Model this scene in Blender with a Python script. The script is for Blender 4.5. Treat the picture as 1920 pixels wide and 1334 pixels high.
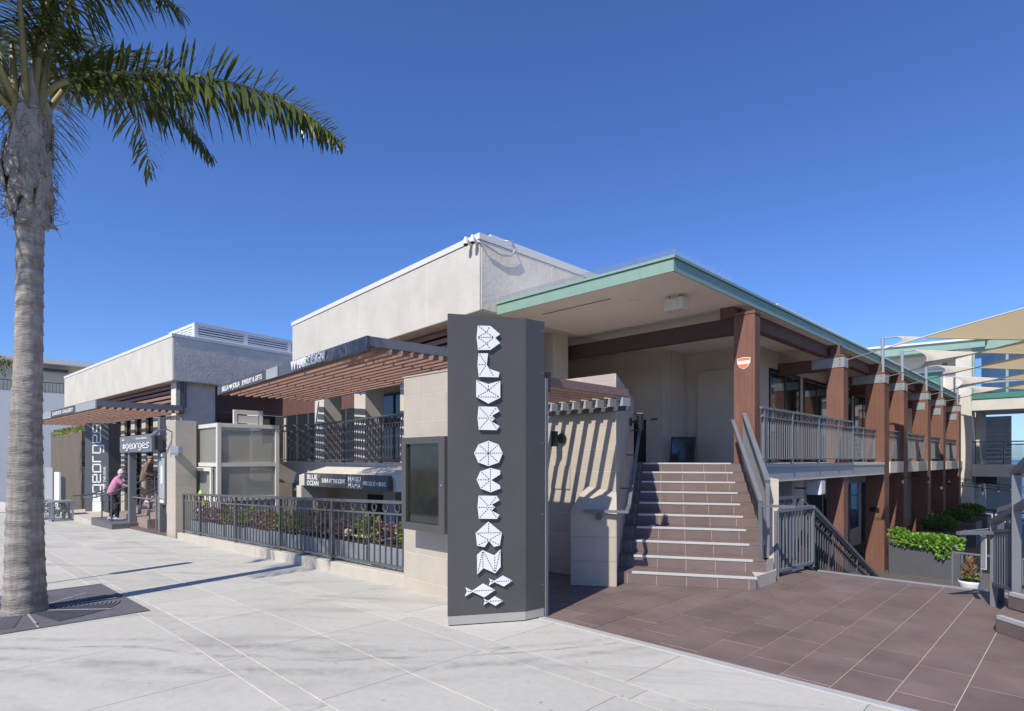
import bpy, bmesh, math, random
from mathutils import Vector, Matrix
random.seed(7)
R = math.radians
scene = bpy.context.scene
for o in list(bpy.data.objects):
    bpy.data.objects.remove(o)

# ------------------------------------------------------------ camera, sky, sun, exposure
cam_data = bpy.data.cameras.new('camera')
cam = bpy.data.objects.new('camera', cam_data)
scene.collection.objects.link(cam)
cam.location = (0, 0, 1.68)
cam.rotation_euler = (R(90), 0, R(44.6))
cam_data.sensor_width = 36
cam_data.lens = 1100 / 1920 * 36
cam_data.shift_y = 195 / 1920
cam_data.clip_end = 60000
cam_data.clip_start = 0.05
scene.camera = cam

SUN_EL, SUN_AZ = 46, 13            # elevation; azimuth off the -Y axis towards +X
to_sun = Vector((math.sin(R(SUN_AZ)) * math.cos(R(SUN_EL)), -math.cos(R(SUN_AZ)) * math.cos(R(SUN_EL)), math.sin(R(SUN_EL))))
world = bpy.data.worlds.new('World')
scene.world = world
world.use_nodes = True
wn = world.node_tree
sky = wn.nodes.new('ShaderNodeTexSky')
sky.sky_type = 'NISHITA'
sky.sun_disc = False
sky.sun_elevation = R(SUN_EL)
sky.sun_rotation = R(180 - SUN_AZ)
sky.altitude = 50
sky.air_density = 1.0
sky.dust_density = 0.35
sky.ozone_density = 4.0
bg = wn.nodes['Background']
bg.inputs['Strength'].default_value = 0.135
tint = wn.nodes.new('ShaderNodeMix')            # clear deep-blue marine air
tint.data_type = 'RGBA'; tint.blend_type = 'MULTIPLY'
tint.inputs['Factor'].default_value = 1.0
tint.inputs['B'].default_value = (0.385, 0.52, 0.80, 1)
wn.links.new(sky.outputs[0], tint.inputs['A'])
wn.links.new(tint.outputs['Result'], bg.inputs['Color'])

sun_data = bpy.data.lights.new('sun', 'SUN')
sun_data.energy = 3.7
sun_data.angle = R(0.53)
sun_data.color = (1.0, 0.935, 0.825)
sun = bpy.data.objects.new('sun', sun_data)
scene.collection.objects.link(sun)
sun.rotation_euler = to_sun.to_track_quat('Z', 'Y').to_euler()

scene.view_settings.view_transform = 'Standard'
scene.view_settings.look = 'None'
scene.view_settings.gamma = 1
scene.view_settings.exposure = 0.60
scene.view_settings.use_curve_mapping = False

# ------------------------------------------------------------ materials
def principled(name):
    m = bpy.data.materials.new(name)
    m.use_nodes = True
    return m, m.node_tree, m.node_tree.nodes['Principled BSDF']

def mat(name, col, rough=0.6, metal=0.0, var=0.0, mott=0.0, mscale=1.5, bump=0.0, bscale=60.0, spec=0.5, detail=6, grain=0.0, gscale=(1, 1, 1), coat=0.0, stretch=None):
    """base colour with per-object variation (var), mottling (mott) and fine relief (bump)"""
    m, nt, b = principled(name)
    N, L = nt.nodes, nt.links
    b.inputs['Roughness'].default_value = rough
    b.inputs['Metallic'].default_value = metal
    b.inputs['Specular IOR Level'].default_value = spec
    if coat: b.inputs['Coat Weight'].default_value = coat
    geo = N.new('ShaderNodeNewGeometry')
    vec = geo.outputs['Position']
    if stretch:
        mp = N.new('ShaderNodeMapping'); mp.inputs['Scale'].default_value = stretch
        L.new(vec, mp.inputs['Vector']); vec = mp.outputs['Vector']
    val = None
    def mul(a, x):
        if a is None: return x
        k = N.new('ShaderNodeMath'); k.operation = 'MULTIPLY'
        L.new(a, k.inputs[0]); L.new(x, k.inputs[1]); return k.outputs[0]
    def rng(src, lo, hi, a=0.0, z=1.0):
        k = N.new('ShaderNodeMapRange'); k.inputs['From Min'].default_value = a; k.inputs['From Max'].default_value = z
        k.inputs['To Min'].default_value = lo; k.inputs['To Max'].default_value = hi
        L.new(src, k.inputs['Value']); return k.outputs[0]
    if var:
        oi = N.new('ShaderNodeObjectInfo'); val = mul(val, rng(oi.outputs['Random'], 1 - var, 1 + var))
    if mott:
        n = N.new('ShaderNodeTexNoise'); n.inputs['Scale'].default_value = mscale; n.inputs['Detail'].default_value = detail; n.inputs['Roughness'].default_value = 0.62
        L.new(vec, n.inputs['Vector']); val = mul(val, rng(n.outputs['Fac'], 1 - mott, 1 + mott, 0.3, 0.7))
    if grain:
        n = N.new('ShaderNodeTexNoise'); n.inputs['Scale'].default_value = 1; n.inputs['Detail'].default_value = 4
        mp = N.new('ShaderNodeMapping'); mp.inputs['Scale'].default_value = gscale
        L.new(geo.outputs['Position'], mp.inputs['Vector']); L.new(mp.outputs[0], n.inputs['Vector'])
        val = mul(val, rng(n.outputs['Fac'], 1 - grain, 1 + grain, 0.3, 0.7))
    if val is not None:
        mx = N.new('ShaderNodeVectorMath'); mx.operation = 'SCALE'
        mx.inputs[0].default_value = col[:3]
        L.new(val, mx.inputs['Scale']); L.new(mx.outputs[0], b.inputs['Base Color'])
    else:
        b.inputs['Base Color'].default_value = (*col, 1)
    if bump:
        n = N.new('ShaderNodeTexNoise'); n.inputs['Scale'].default_value = bscale; n.inputs['Detail'].default_value = 5
        L.new(vec, n.inputs['Vector'])
        bp = N.new('ShaderNodeBump'); bp.inputs['Strength'].default_value = bump; bp.inputs['Distance'].default_value = 0.02
        L.new(n.outputs['Fac'], bp.inputs['Height']); L.new(bp.outputs['Normal'], b.inputs['Normal'])
    return m

def leafmat(name, col, col2, rough=0.45, trans=0.35, tcol=None):
    m, nt, b = principled(name)
    N, L = nt.nodes, nt.links
    geo = N.new('ShaderNodeNewGeometry')
    n = N.new('ShaderNodeTexNoise'); n.inputs['Scale'].default_value = 9; n.inputs['Detail'].default_value = 3
    L.new(geo.outputs['Position'], n.inputs['Vector'])
    mr = N.new('ShaderNodeMapRange'); mr.inputs['From Min'].default_value = 0.35; mr.inputs['From Max'].default_value = 0.65
    L.new(n.outputs['Fac'], mr.inputs['Value'])
    mx = N.new('ShaderNodeMix'); mx.data_type = 'RGBA'
    mx.inputs['A'].default_value = (*col, 1); mx.inputs['B'].default_value = (*col2, 1)
    L.new(mr.outputs[0], mx.inputs['Factor']); L.new(mx.outputs['Result'], b.inputs['Base Color'])
    b.inputs['Roughness'].default_value = rough
    tr = N.new('ShaderNodeBsdfTranslucent')
    if tcol: tr.inputs['Color'].default_value = (*tcol, 1)
    else: L.new(mx.outputs['Result'], tr.inputs['Color'])
    ms = N.new('ShaderNodeMixShader'); ms.inputs[0].default_value = trans
    out = N['Material Output']
    L.new(b.outputs[0], ms.inputs[1]); L.new(tr.outputs[0], ms.inputs[2]); L.new(ms.outputs[0], out.inputs['Surface'])
    return m

def glassmat(name, tint=(0.8, 0.85, 0.85), alpha=0.3, rough=0.03):
    """clear pane: part reflection, part see-through"""
    m, nt, b = principled(name)
    N, L = nt.nodes, nt.links
    tr = N.new('ShaderNodeBsdfTransparent'); tr.inputs['Color'].default_value = (*tint, 1)
    gl = N.new('ShaderNodeBsdfGlossy'); gl.inputs['Roughness'].default_value = rough; gl.inputs['Color'].default_value = (0.9, 0.95, 1, 1)
    fr = N.new('ShaderNodeFresnel'); fr.inputs['IOR'].default_value = 1.5
    ad = N.new('ShaderNodeMath'); ad.operation = 'ADD'; ad.use_clamp = True; ad.inputs[1].default_value = alpha
    L.new(fr.outputs[0], ad.inputs[0])
    ms = N.new('ShaderNodeMixShader')
    L.new(ad.outputs[0], ms.inputs[0]); L.new(tr.outputs[0], ms.inputs[1]); L.new(gl.outputs[0], ms.inputs[2])
    L.new(ms.outputs[0], N['Material Output'].inputs['Surface'])
    return m

def concrete(name):
    m, nt, b = principled(name)
    N, L = nt.nodes, nt.links
    geo = N.new('ShaderNodeNewGeometry'); pos = geo.outputs['Position']
    def noise(scale, detail=8, rough=0.6, stretch=(1, 1, 1), dist=0.0, rot=0.0):
        mp = N.new('ShaderNodeMapping'); mp.vector_type = 'TEXTURE'; mp.inputs['Scale'].default_value = stretch; mp.inputs['Rotation'].default_value = (0, 0, rot)
        L.new(pos, mp.inputs['Vector'])
        n = N.new('ShaderNodeTexNoise'); n.inputs['Scale'].default_value = scale; n.inputs['Detail'].default_value = detail
        n.inputs['Roughness'].default_value = rough; n.inputs['Distortion'].default_value = dist
        L.new(mp.outputs[0], n.inputs['Vector']); return n.outputs['Fac']
    def rng(s, a, z, lo, hi):
        k = N.new('ShaderNodeMapRange'); k.inputs['From Min'].default_value = a; k.inputs['From Max'].default_value = z
        k.inputs['To Min'].default_value = lo; k.inputs['To Max'].default_value = hi; L.new(s, k.inputs['Value']); return k.outputs[0]
    def mul(a, c):
        k = N.new('ShaderNodeMath'); k.operation = 'MULTIPLY'; L.new(a, k.inputs[0]); L.new(c, k.inputs[1]); return k.outputs[0]
    v = rng(noise(0.8, 10), 0.3, 0.7, 0.95, 1.05)
    v = mul(v, rng(noise(14, 8, 0.7), 0.3, 0.7, 0.93, 1.06))
    v = mul(v, rng(noise(1.1, 9, 0.68, (2.6, 0.55, 1), 0.5, R(34)), 0.52, 0.78, 1.03, 0.60))     # drag marks and tyre scuffs
    v = mul(v, rng(noise(2.3, 5, 0.6, (1, 1, 1), 1.5), 0.64, 0.74, 1.0, 0.84))                  # spots
    v = mul(v, rng(noise(15, 1), 0.745, 0.765, 1.0, 0.72))                                       # gum and specks
    # curved trolley scuffs across the sidewalk: bands along y = p(x), broken up by noise
    sx = N.new('ShaderNodeSeparateXYZ'); L.new(pos, sx.inputs[0])
    def op(o, a, c):
        k = N.new('ShaderNodeMath'); k.operation = o
        for i, q in enumerate((a, c)):
            if isinstance(q, (int, float)): k.inputs[i].default_value = q
            else: L.new(q, k.inputs[i])
        return k.outputs[0]
    X = sx.outputs['X']
    poly = op('ADD', op('MULTIPLY', op('ADD', op('MULTIPLY', op('ADD', op('MULTIPLY', X, 0.0618), 1.0766), X), 6.8762), X), 17.2684)
    dist = op('SUBTRACT', sx.outputs['Y'], poly)
    wob = op('MULTIPLY', op('SUBTRACT', noise(0.9, 3), 0.5), 0.5)
    dist = op('ADD', dist, wob)
    brk = noise(3.2, 8, 0.7, (1, 1, 1), 0.4)
    for c0, wd, st in ((0.0, 0.06, 0.50), (-0.42, 0.17, 0.34), (0.30, 0.12, 0.30), (-0.9, 0.25, 0.16)):
        band = rng(op('ABSOLUTE', op('SUBTRACT', dist, c0), 0.0), 0.0, wd, 1.0, 0.0)
        band = op('MULTIPLY', op('MULTIPLY', band, rng(brk, 0.40, 0.62, 0.0, 1.0)), st)
        v = mul(v, op('SUBTRACT', 1.0, band))
    oi = N.new('ShaderNodeObjectInfo')
    v = mul(v, rng(oi.outputs['Random'], 0, 1, 0.93, 1.06))
    mx = N.new('ShaderNodeVectorMath'); mx.operation = 'SCALE'; mx.inputs[0].default_value = (0.440, 0.425, 0.380)
    L.new(v, mx.inputs['Scale']); L.new(mx.outputs[0], b.inputs['Base Color'])
    b.inputs['Roughness'].default_value = 0.85
    bp = N.new('ShaderNodeBump'); bp.inputs['Strength'].default_value = 0.12; bp.inputs['Distance'].default_value = 0.01
    L.new(noise(120, 4), bp.inputs['Height']); L.new(bp.outputs[0], b.inputs['Normal'])
    return m

def sea_mat():
    m, nt, b = principled('sea')
    N, L = nt.nodes, nt.links
    b.inputs['Base Color'].default_value = (0.012, 0.05, 0.13, 1)
    b.inputs['Roughness'].default_value = 0.25
    geo = N.new('ShaderNodeNewGeometry')
    n = N.new('ShaderNodeTexNoise'); n.inputs['Scale'].default_value = 0.25; n.inputs['Detail'].default_value = 8
    L.new(geo.outputs['Position'], n.inputs['Vector'])
    bp = N.new('ShaderNodeBump'); bp.inputs['Strength'].default_value = 0.9; bp.inputs['Distance'].default_value = 1.5
    L.new(n.outputs['Fac'], bp.inputs['Height']); L.new(bp.outputs[0], b.inputs['Normal'])
    return m

M = {}
M['stucco'] = mat('cream_stucco', (0.535, 0.51, 0.455), 0.9, mott=0.09, mscale=1.1, grain=0.03, gscale=(1.6, 1.6, 0.5), bump=0.35, bscale=38)
M['stucco_rough'] = mat('hand_trowelled_stucco', (0.68, 0.625, 0.53), 0.92, mott=0.10, mscale=2.2, bump=0.40, bscale=10)
M['stucco_tan'] = mat('tan_stucco', (0.50, 0.44, 0.37), 0.9, mott=0.07, mscale=1.2, bump=0.35, bscale=40)
M['soffit'] = mat('soffit_plaster', (0.76, 0.68, 0.62), 0.9, mott=0.04, mscale=1.5, bump=0.2, bscale=50)
M['coping'] = mat('white_coping', (0.66, 0.65, 0.62), 0.5, mott=0.03)
M['louver'] = mat('white_louver_paint', (0.66, 0.67, 0.69), 0.5, mott=0.03)
M['tile'] = mat('beige_porcelain_tile', (0.43, 0.38, 0.31), 0.55, var=0.05, mott=0.05, mscale=5, bump=0.08, bscale=90)
M['grout'] = mat('pale_grout', (0.60, 0.57, 0.51), 0.95, mott=0.05, mscale=8)
M['floor_tile'] = mat('brown_floor_tile', (0.162, 0.119, 0.108), 0.6, spec=0.25, var=0.07, mott=0.22, mscale=1.6, bump=0.06, bscale=60)
M['floor_grout'] = mat('floor_grout', (0.50, 0.42, 0.38), 0.95, mott=0.1, mscale=8)
M['stair_tile'] = mat('stair_tile', (0.165, 0.124, 0.115), 0.6, spec=0.25, var=0.07, mott=0.12, mscale=3, bump=0.06, bscale=60)
M['nosing'] = mat('ribbed_aluminium_nosing', (0.54, 0.535, 0.52), 0.5, metal=0.35, mott=0.05, mscale=9)
M['metal'] = mat('charcoal_metal_paint', (0.088, 0.092, 0.102), 0.42, mott=0.06, mscale=4, var=0.03)
M['metal_lt'] = mat('grey_metal_paint', (0.15, 0.158, 0.172), 0.42, mott=0.06, mscale=4, var=0.03)
M['sign'] = mat('slate_sign_paint', (0.074, 0.073, 0.073), 0.42, mott=0.09, mscale=1.6, spec=0.35)
M['sign_base'] = mat('brushed_sign_base', (0.40, 0.38, 0.355), 0.45, metal=0.2, mott=0.04)
M['steel'] = mat('galvanised_steel', (0.36, 0.39, 0.42), 0.4, metal=0.45, mott=0.08, mscale=7)
M['panel_grey'] = mat('pale_grey_panel', (0.32, 0.335, 0.35), 0.5, mott=0.06, mscale=5)
M['wood'] = mat('brown_slat_wood', (0.265, 0.158, 0.126), 0.6, var=0.10, grain=0.16, gscale=(1.5, 30, 30), bump=0.1, bscale=70)
M['beam'] = mat('brown_timber', (0.125, 0.064, 0.050), 0.65, mott=0.08, mscale=3, grain=0.12, gscale=(14, 14, 1.2), bump=0.15, bscale=40)
M['column'] = mat('brown_column_paint', (0.172, 0.085, 0.062), 0.7, spec=0.25, var=0.08, mott=0.09, mscale=2, bump=0.25, bscale=45, grain=0.12, gscale=(22, 22, 1.3))
M['beam_dark'] = mat('dark_brown_beam', (0.062, 0.036, 0.032), 0.6, mott=0.06, mscale=3, bump=0.1, bscale=40)
M['green'] = mat('patina_green_paint', (0.215, 0.335, 0.275), 0.5, mott=0.05, mscale=2.5, stretch=(3, 3, 0.6))
M['green_dark'] = mat('dark_green_paint', (0.05, 0.20, 0.14), 0.5, mott=0.05)
M['white'] = mat('white_paint', (0.70, 0.70, 0.70), 0.45, mott=0.02)
M['offwhite'] = mat('ivory_frame_paint', (0.62, 0.59, 0.52), 0.45, mott=0.03, mscale=4)
M['black'] = mat('black_plastic', (0.012, 0.012, 0.013), 0.4)
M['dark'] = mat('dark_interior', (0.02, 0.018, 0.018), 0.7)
M['glass'] = glassmat('clear_glass', (0.82, 0.87, 0.85), 0.06)
M['lift_glass'] = mat('lift_glass_painted_reflection', (0.36, 0.365, 0.32), 0.12, spec=0.8)  # grey-green base colour stands in for reflections in the panes
M['lift_glass'].node_tree.nodes['Principled BSDF'].inputs['Alpha'].default_value = 0.55
M['window'] = mat('dark_window_glass', (0.022, 0.026, 0.03), 0.06, spec=0.9)
M['menu_glass'] = mat('menu_case_glass', (0.012, 0.015, 0.012), 0.05, spec=1.0, mott=0.5, mscale=3)
M['rubber'] = mat('black_seal', (0.02, 0.02, 0.022), 0.6)
M['sail'] = leafmat('shade_sail_fabric', (0.86, 0.83, 0.74), (0.84, 0.81, 0.71), 0.8, 0.55, tcol=(0.93, 0.84, 0.64))
M['canvas'] = mat('cream_awning_canvas', (0.55, 0.51, 0.43), 0.85, mott=0.05, mscale=3, bump=0.1, bscale=30)
M['trunk'] = mat('palm_bark', (0.30, 0.268, 0.235), 0.95, mott=0.36, mscale=1.7, detail=9, bump=0.7, bscale=14, stretch=(0.9, 0.9, 6.0), grain=0.20, gscale=(30, 30, 5))
M['boot'] = mat('dry_palm_boot', (0.33, 0.29, 0.25), 0.95, var=0.16, mott=0.25, mscale=5, bump=0.6, bscale=24, grain=0.2, gscale=(50, 50, 4))
M['fibre'] = mat('brown_palm_fibre', (0.13, 0.085, 0.055), 0.95, mott=0.3, mscale=12, bump=0.6, bscale=60)
M['rachis'] = mat('palm_rachis', (0.24, 0.21, 0.09), 0.5, mott=0.15, mscale=6)
M['frond'] = leafmat('palm_leaflet', (0.060, 0.090, 0.016), (0.110, 0.125, 0.028), 0.32, 0.28)
M['ivy'] = leafmat('bright_ivy_leaf', (0.08, 0.22, 0.02), (0.27, 0.46, 0.07), 0.4, 0.35)
M['bush'] = leafmat('dark_bush_leaf', (0.045, 0.11, 0.02), (0.09, 0.19, 0.03), 0.45, 0.3)
M['leaf_yellow'] = leafmat('yellow_green_leaf', (0.28, 0.30, 0.04), (0.16, 0.22, 0.04), 0.45, 0.3)
M['leaf_red'] = leafmat('reddish_leaf', (0.34, 0.15, 0.09), (0.26, 0.20, 0.09), 0.5, 0.3)
M['leaf_pink'] = leafmat('dusty_pink_succulent', (0.46, 0.31, 0.28), (0.28, 0.16, 0.15), 0.5, 0.25)
M['soil'] = mat('potting_soil', (0.03, 0.022, 0.016), 0.95, mott=0.2, mscale=20)
M['planter'] = mat('charcoal_planter', (0.075, 0.079, 0.088), 0.55, mott=0.06, mscale=4)
M['planter_lt'] = mat('grey_planter', (0.20, 0.215, 0.235), 0.55, mott=0.06, mscale=4)
M['concrete'] = concrete('sidewalk_concrete')
M['joint'] = mat('slab_joint', (0.56, 0.545, 0.50), 0.9, mott=0.25, mscale=5)
M['gap_shade'] = mat('painted_joint_shade', (0.17, 0.165, 0.15), 0.95, mott=0.4, mscale=6)  # dark tone painted for the shade inside narrow joints
M['kerb'] = mat('cast_kerb', (0.46, 0.42, 0.35), 0.85, mott=0.07, mscale=3, bump=0.15, bscale=50)
M['asphalt'] = mat('asphalt', (0.05, 0.05, 0.052), 0.9, mott=0.12, mscale=2, bump=0.4, bscale=120)
M['terrain'] = mat('dry_ground', (0.14, 0.12, 0.08), 0.95, mott=0.2, mscale=0.3)
M['cast_iron'] = mat('tree_grate_iron', (0.115, 0.112, 0.122), 0.7, mott=0.16, mscale=5, bump=0.1, bscale=50)
M['lower_floor'] = mat('lower_court_floor', (0.10, 0.088, 0.085), 0.6, mott=0.1, mscale=2)
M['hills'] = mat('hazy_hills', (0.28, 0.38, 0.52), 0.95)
M['sea'] = sea_mat()
M['orange'] = mat('orange_sticker', (0.72, 0.20, 0.05), 0.5)
M['yellow'] = mat('yellow_notice', (0.80, 0.72, 0.02), 0.5)
M['lime'] = mat('lime_plastic', (0.40, 0.75, 0.05), 0.4)
M['skin'] = mat('skin', (0.50, 0.29, 0.21), 0.55, mott=0.05, mscale=20)
M['pink'] = mat('pink_patterned_blouse', (0.50, 0.20, 0.31), 0.85, mott=0.45, mscale=45, detail=2)
M['navy'] = mat('dark_navy_trousers', (0.022, 0.024, 0.032), 0.85)
M['shoe'] = mat('pale_blue_trainer', (0.42, 0.45, 0.60), 0.6)
M['shirt_brown'] = mat('brown_tee', (0.175, 0.118, 0.09), 0.85, mott=0.06, mscale=10)
M['khaki'] = mat('khaki_shorts', (0.40, 0.33, 0.24), 0.85, mott=0.08, mscale=12)
M['hair'] = mat('white_grey_hair', (0.52, 0.49, 0.46), 0.8, mott=0.35, mscale=40, bump=0.9, bscale=60)
M['cap'] = mat('olive_flat_cap', (0.19, 0.20, 0.14), 0.85, mott=0.1, mscale=20)
M['brown_wall'] = mat('brown_garden_wall', (0.13, 0.105, 0.08), 0.9, mott=0.12, mscale=0.6)
M['far_white'] = mat('far_white_wall', (0.74, 0.73, 0.70), 0.85, mott=0.04)
M['far_cream'] = mat('far_cream_wall', (0.72, 0.64, 0.47), 0.85, mott=0.03)
M['brick_wall'] = mat('taupe_block_wall', (0.27, 0.21, 0.18), 0.9, mott=0.08, mscale=3)
M['bulb'] = mat('glass_bulb', (0.55, 0.52, 0.45), 0.1, spec=0.8)
M['mesh'] = mat('wire_mesh', (0.30, 0.32, 0.36), 0.45, metal=0.4)
M['siding'] = mat('grey_board_siding', (0.42, 0.44, 0.47), 0.8, mott=0.05)

# ------------------------------------------------------------ mesh helpers
C = scene.collection
ORG = {}

class MB:
    def __init__(s): s.v = []; s.f = []; s.m = []
    def quadv(s, pts, mi=0):
        n = len(s.v); s.v += [tuple(p) for p in pts]; s.f.append(tuple(range(n, n + len(pts)))); s.m.append(mi); return s
    def hexa(s, p, mi=0):            # 8 points: 0-3 bottom ccw, 4-7 top
        n = len(s.v); s.v += [tuple(q) for q in p]
        for f in ((3, 2, 1, 0), (4, 5, 6, 7), (0, 1, 5, 4), (1, 2, 6, 5), (2, 3, 7, 6), (3, 0, 4, 7)):
            s.f.append(tuple(n + i for i in f)); s.m.append(mi)
        return s
    def box(s, x0, x1, y0, y1, z0, z1, mi=0):
        return s.hexa([(x0, y0, z0), (x1, y0, z0), (x1, y1, z0), (x0, y1, z0), (x0, y0, z1), (x1, y0, z1), (x1, y1, z1), (x0, y1, z1)], mi)
    def obox(s, o, ax, ay, az, mi=0):  # origin corner and three edge vectors
        o, ax, ay, az = Vector(o), Vector(ax), Vector(ay), Vector(az)
        return s.hexa([o, o + ax, o + ax + ay, o + ay, o + az, o + ax + az, o + ax + ay + az, o + ay + az], mi)
    def bar(s, a, b, w, h, mi=0):     # rectangular bar a->b, w sideways, h vertical, centred
        a, b = Vector(a), Vector(b); d = (b - a).normalized()
        up = Vector((0, 0, 1)) if abs(d.z) < 0.95 else Vector((0, 1, 0))
        sd = d.cross(up).normalized(); u = sd.cross(d).normalized()
        return s.obox(a - sd * w / 2 - u * h / 2, b - a, sd * w, u * h, mi)
    def prism(s, poly, z0, z1, mi=0):
        n = len(s.v); k = len(poly)
        s.v += [(p[0], p[1], z0) for p in poly] + [(p[0], p[1], z1) for p in poly]
        s.f.append(tuple(reversed(range(n, n + k)))); s.f.append(tuple(range(n + k, n + 2 * k))); s.m += [mi, mi]
        for i in range(k):
            j = (i + 1) % k; s.f.append((n + i, n + j, n + k + j, n + k + i)); s.m.append(mi)
        return s
    def ext(s, pts, vec, mi=0):       # flat outline (3-D points) extruded along vec
        n = len(s.v); k = len(pts); vec = Vector(vec)
        s.v += [tuple(p) for p in pts] + [tuple(Vector(p) + vec) for p in pts]
        s.f.append(tuple(reversed(range(n, n + k)))); s.f.append(tuple(range(n + k, n + 2 * k))); s.m += [mi, mi]
        for i in range(k):
            j = (i + 1) % k; s.f.append((n + i, n + j, n + k + j, n + k + i)); s.m.append(mi)
        return s
    def tube(s, pts, r, n=8, mi=0, sq=None):
        pts = [Vector(p) for p in pts]; rs = r if isinstance(r, (list, tuple)) else [r] * len(pts)
        base = len(s.v); prev = None
        for i, p in enumerate(pts):
            d = (pts[min(i + 1, len(pts) - 1)] - pts[max(i - 1, 0)])
            d = d.normalized() if d.length > 1e-9 else Vector((0, 0, 1))
            if prev is None:
                a = Vector((0, 0, 1)) if abs(d.z) < 0.9 else Vector((1, 0, 0))
                sd = d.cross(a).normalized()
            else:
                sd = (prev - d * prev.dot(d)).normalized()
            prev = sd; u = sd.cross(d)
            for k in range(n):
                t = 2 * math.pi * k / n
                e = (sd * math.cos(t) + u * math.sin(t)) * rs[i] if sq is None else (sd * math.cos(t) * sq[0] + u * math.sin(t) * sq[1]) * rs[i]
                s.v.append(tuple(p + e))
        for i in range(len(pts) - 1):
            for k in range(n):
                j = (k + 1) % n
                s.f.append((base + i * n + k, base + i * n + j, base + (i + 1) * n + j, base + (i + 1) * n + k)); s.m.append(mi)
        s.f.append(tuple(reversed(range(base, base + n)))); s.m.append(mi)
        s.f.append(tuple(range(base + (len(pts) - 1) * n, base + len(pts) * n))); s.m.append(mi)
        return s
    def ring(s, c, ax, ay, r0, r1, th, n=14, mi=0):  # flat ring in plane ax, ay with thickness along the normal
        c, ax, ay = Vector(c), Vector(ax), Vector(ay); nz = ax.cross(ay).normalized() * th / 2; b = len(s.v)
        for k in range(n):
            t = 2 * math.pi * k / n; e = ax * math.cos(t) + ay * math.sin(t)
            s.v += [tuple(c + e * r0 - nz), tuple(c + e * r1 - nz), tuple(c + e * r1 + nz), tuple(c + e * r0 + nz)]
        for k in range(n):
            j = (k + 1) % n
            for q in range(4):
                w = (q + 1) % 4; s.f.append((b + 4 * k + q, b + 4 * k + w, b + 4 * j + w, b + 4 * j + q)); s.m.append(mi)
        return s
    def ball(s, c, r, n=10, m=7, mi=0):
        rx, ry, rz = r if isinstance(r, (list, tuple)) else (r, r, r); b = len(s.v)
        for i in range(m + 1):
            ph = math.pi * i / m
            for k in range(n):
                t = 2 * math.pi * k / n
                s.v.append((c[0] + rx * math.sin(ph) * math.cos(t), c[1] + ry * math.sin(ph) * math.sin(t), c[2] + rz * math.cos(ph)))
        for i in range(m):
            for k in range(n):
                j = (k + 1) % n; s.f.append((b + i * n + k, b + (i + 1) * n + k, b + (i + 1) * n + j, b + i * n + j)); s.m.append(mi)
        return s
    def mesh(s, name, mats, off=(0, 0, 0), smooth=False):
        me = bpy.data.meshes.new(name)
        me.from_pydata([(v[0] - off[0], v[1] - off[1], v[2] - off[2]) for v in s.v], [], s.f)
        for m in (mats if isinstance(mats, (list, tuple)) else [mats]): me.materials.append(M[m])
        if any(s.m): me.polygons.foreach_set('material_index', s.m)
        if smooth: me.polygons.foreach_set('use_smooth', [True] * len(me.polygons))
        bm = bmesh.new(); bm.from_mesh(me); bmesh.ops.recalc_face_normals(bm, faces=bm.faces); bm.to_mesh(me); bm.free()
        me.update(); return me
    def build(s, name, mats, parent=None, smooth=False, bevel=0.0, label=None):
        if parent is not None:
            off = ORG[parent.name]
        else:
            xs = [v[0] for v in s.v]; ys = [v[1] for v in s.v]; zs = [v[2] for v in s.v]
            off = ((min(xs) + max(xs)) / 2, (min(ys) + max(ys)) / 2, min(zs))
        o = bpy.data.objects.new(name, s.mesh(name, mats, off, smooth)); C.objects.link(o)
        if parent is not None: o.parent = parent
        else: o.location = off
        ORG[o.name] = Vector(off)
        if bevel:
            b = o.modifiers.new('edge', 'BEVEL'); b.width = bevel; b.segments = 2; b.limit_method = 'ANGLE'
        if label: o['label'] = label
        return o

def thing(name, loc, label, cat, group=None):
    o = bpy.data.objects.new(name, None); C.objects.link(o); o.location = loc; o.empty_display_size = 0.2
    ORG[o.name] = Vector(loc); tag(o, label, cat, group); return o
def tag(o, label, cat, group=None):
    o['label'] = label; o['category'] = cat
    if group: o['group'] = group
    return o
def struct(o): o['kind'] = 'structure'; return o
def stuff(o): o['kind'] = 'stuff'; return o
def inst(name, me, parent, loc, rz=0.0, scale=(1, 1, 1), rot=None):
    o = bpy.data.objects.new(name, me); C.objects.link(o); o.parent = parent
    o.location = Vector(loc) - (ORG[parent.name] if parent is not None else Vector((0, 0, 0)))
    o.rotation_euler = rot if rot else (0, 0, rz); o.scale = scale
    ORG[o.name] = ORG[parent.name] if parent is not None else Vector(loc); return o

def text(s, size, mt, parent, o, xd, zd=(0, 0, 1), ext=0.004, sx=1.0, name='lettering', align='LEFT', width=None):
    """raised letters: baseline start o, running along xd, upright along zd"""
    cu = bpy.data.curves.new('tmp', 'FONT'); cu.body = s; cu.size = size; cu.extrude = ext; cu.align_x = align
    cu.resolution_u = 3; cu.offset = size * .022
    t = bpy.data.objects.new('tmp', cu); C.objects.link(t)
    dg = bpy.context.evaluated_depsgraph_get()
    me = bpy.data.meshes.new_from_object(t.evaluated_get(dg))
    bpy.data.objects.remove(t); bpy.data.curves.remove(cu)
    if width: x_ = [v.co.x for v in me.vertices]; sx = width / (max(x_) - min(x_))
    xd, zd = Vector(xd).normalized(), Vector(zd).normalized(); nd = xd.cross(zd)
    off = ORG[parent.name]
    for v in me.vertices:
        p = Vector(o) + xd * v.co.x * sx + zd * v.co.y + nd * v.co.z - off
        v.co = p
    me.materials.clear(); me.materials.append(M[mt]); me.name = name
    ob = bpy.data.objects.new(name, me); C.objects.link(ob); ob.parent = parent; ORG[ob.name] = off
    return ob

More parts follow.
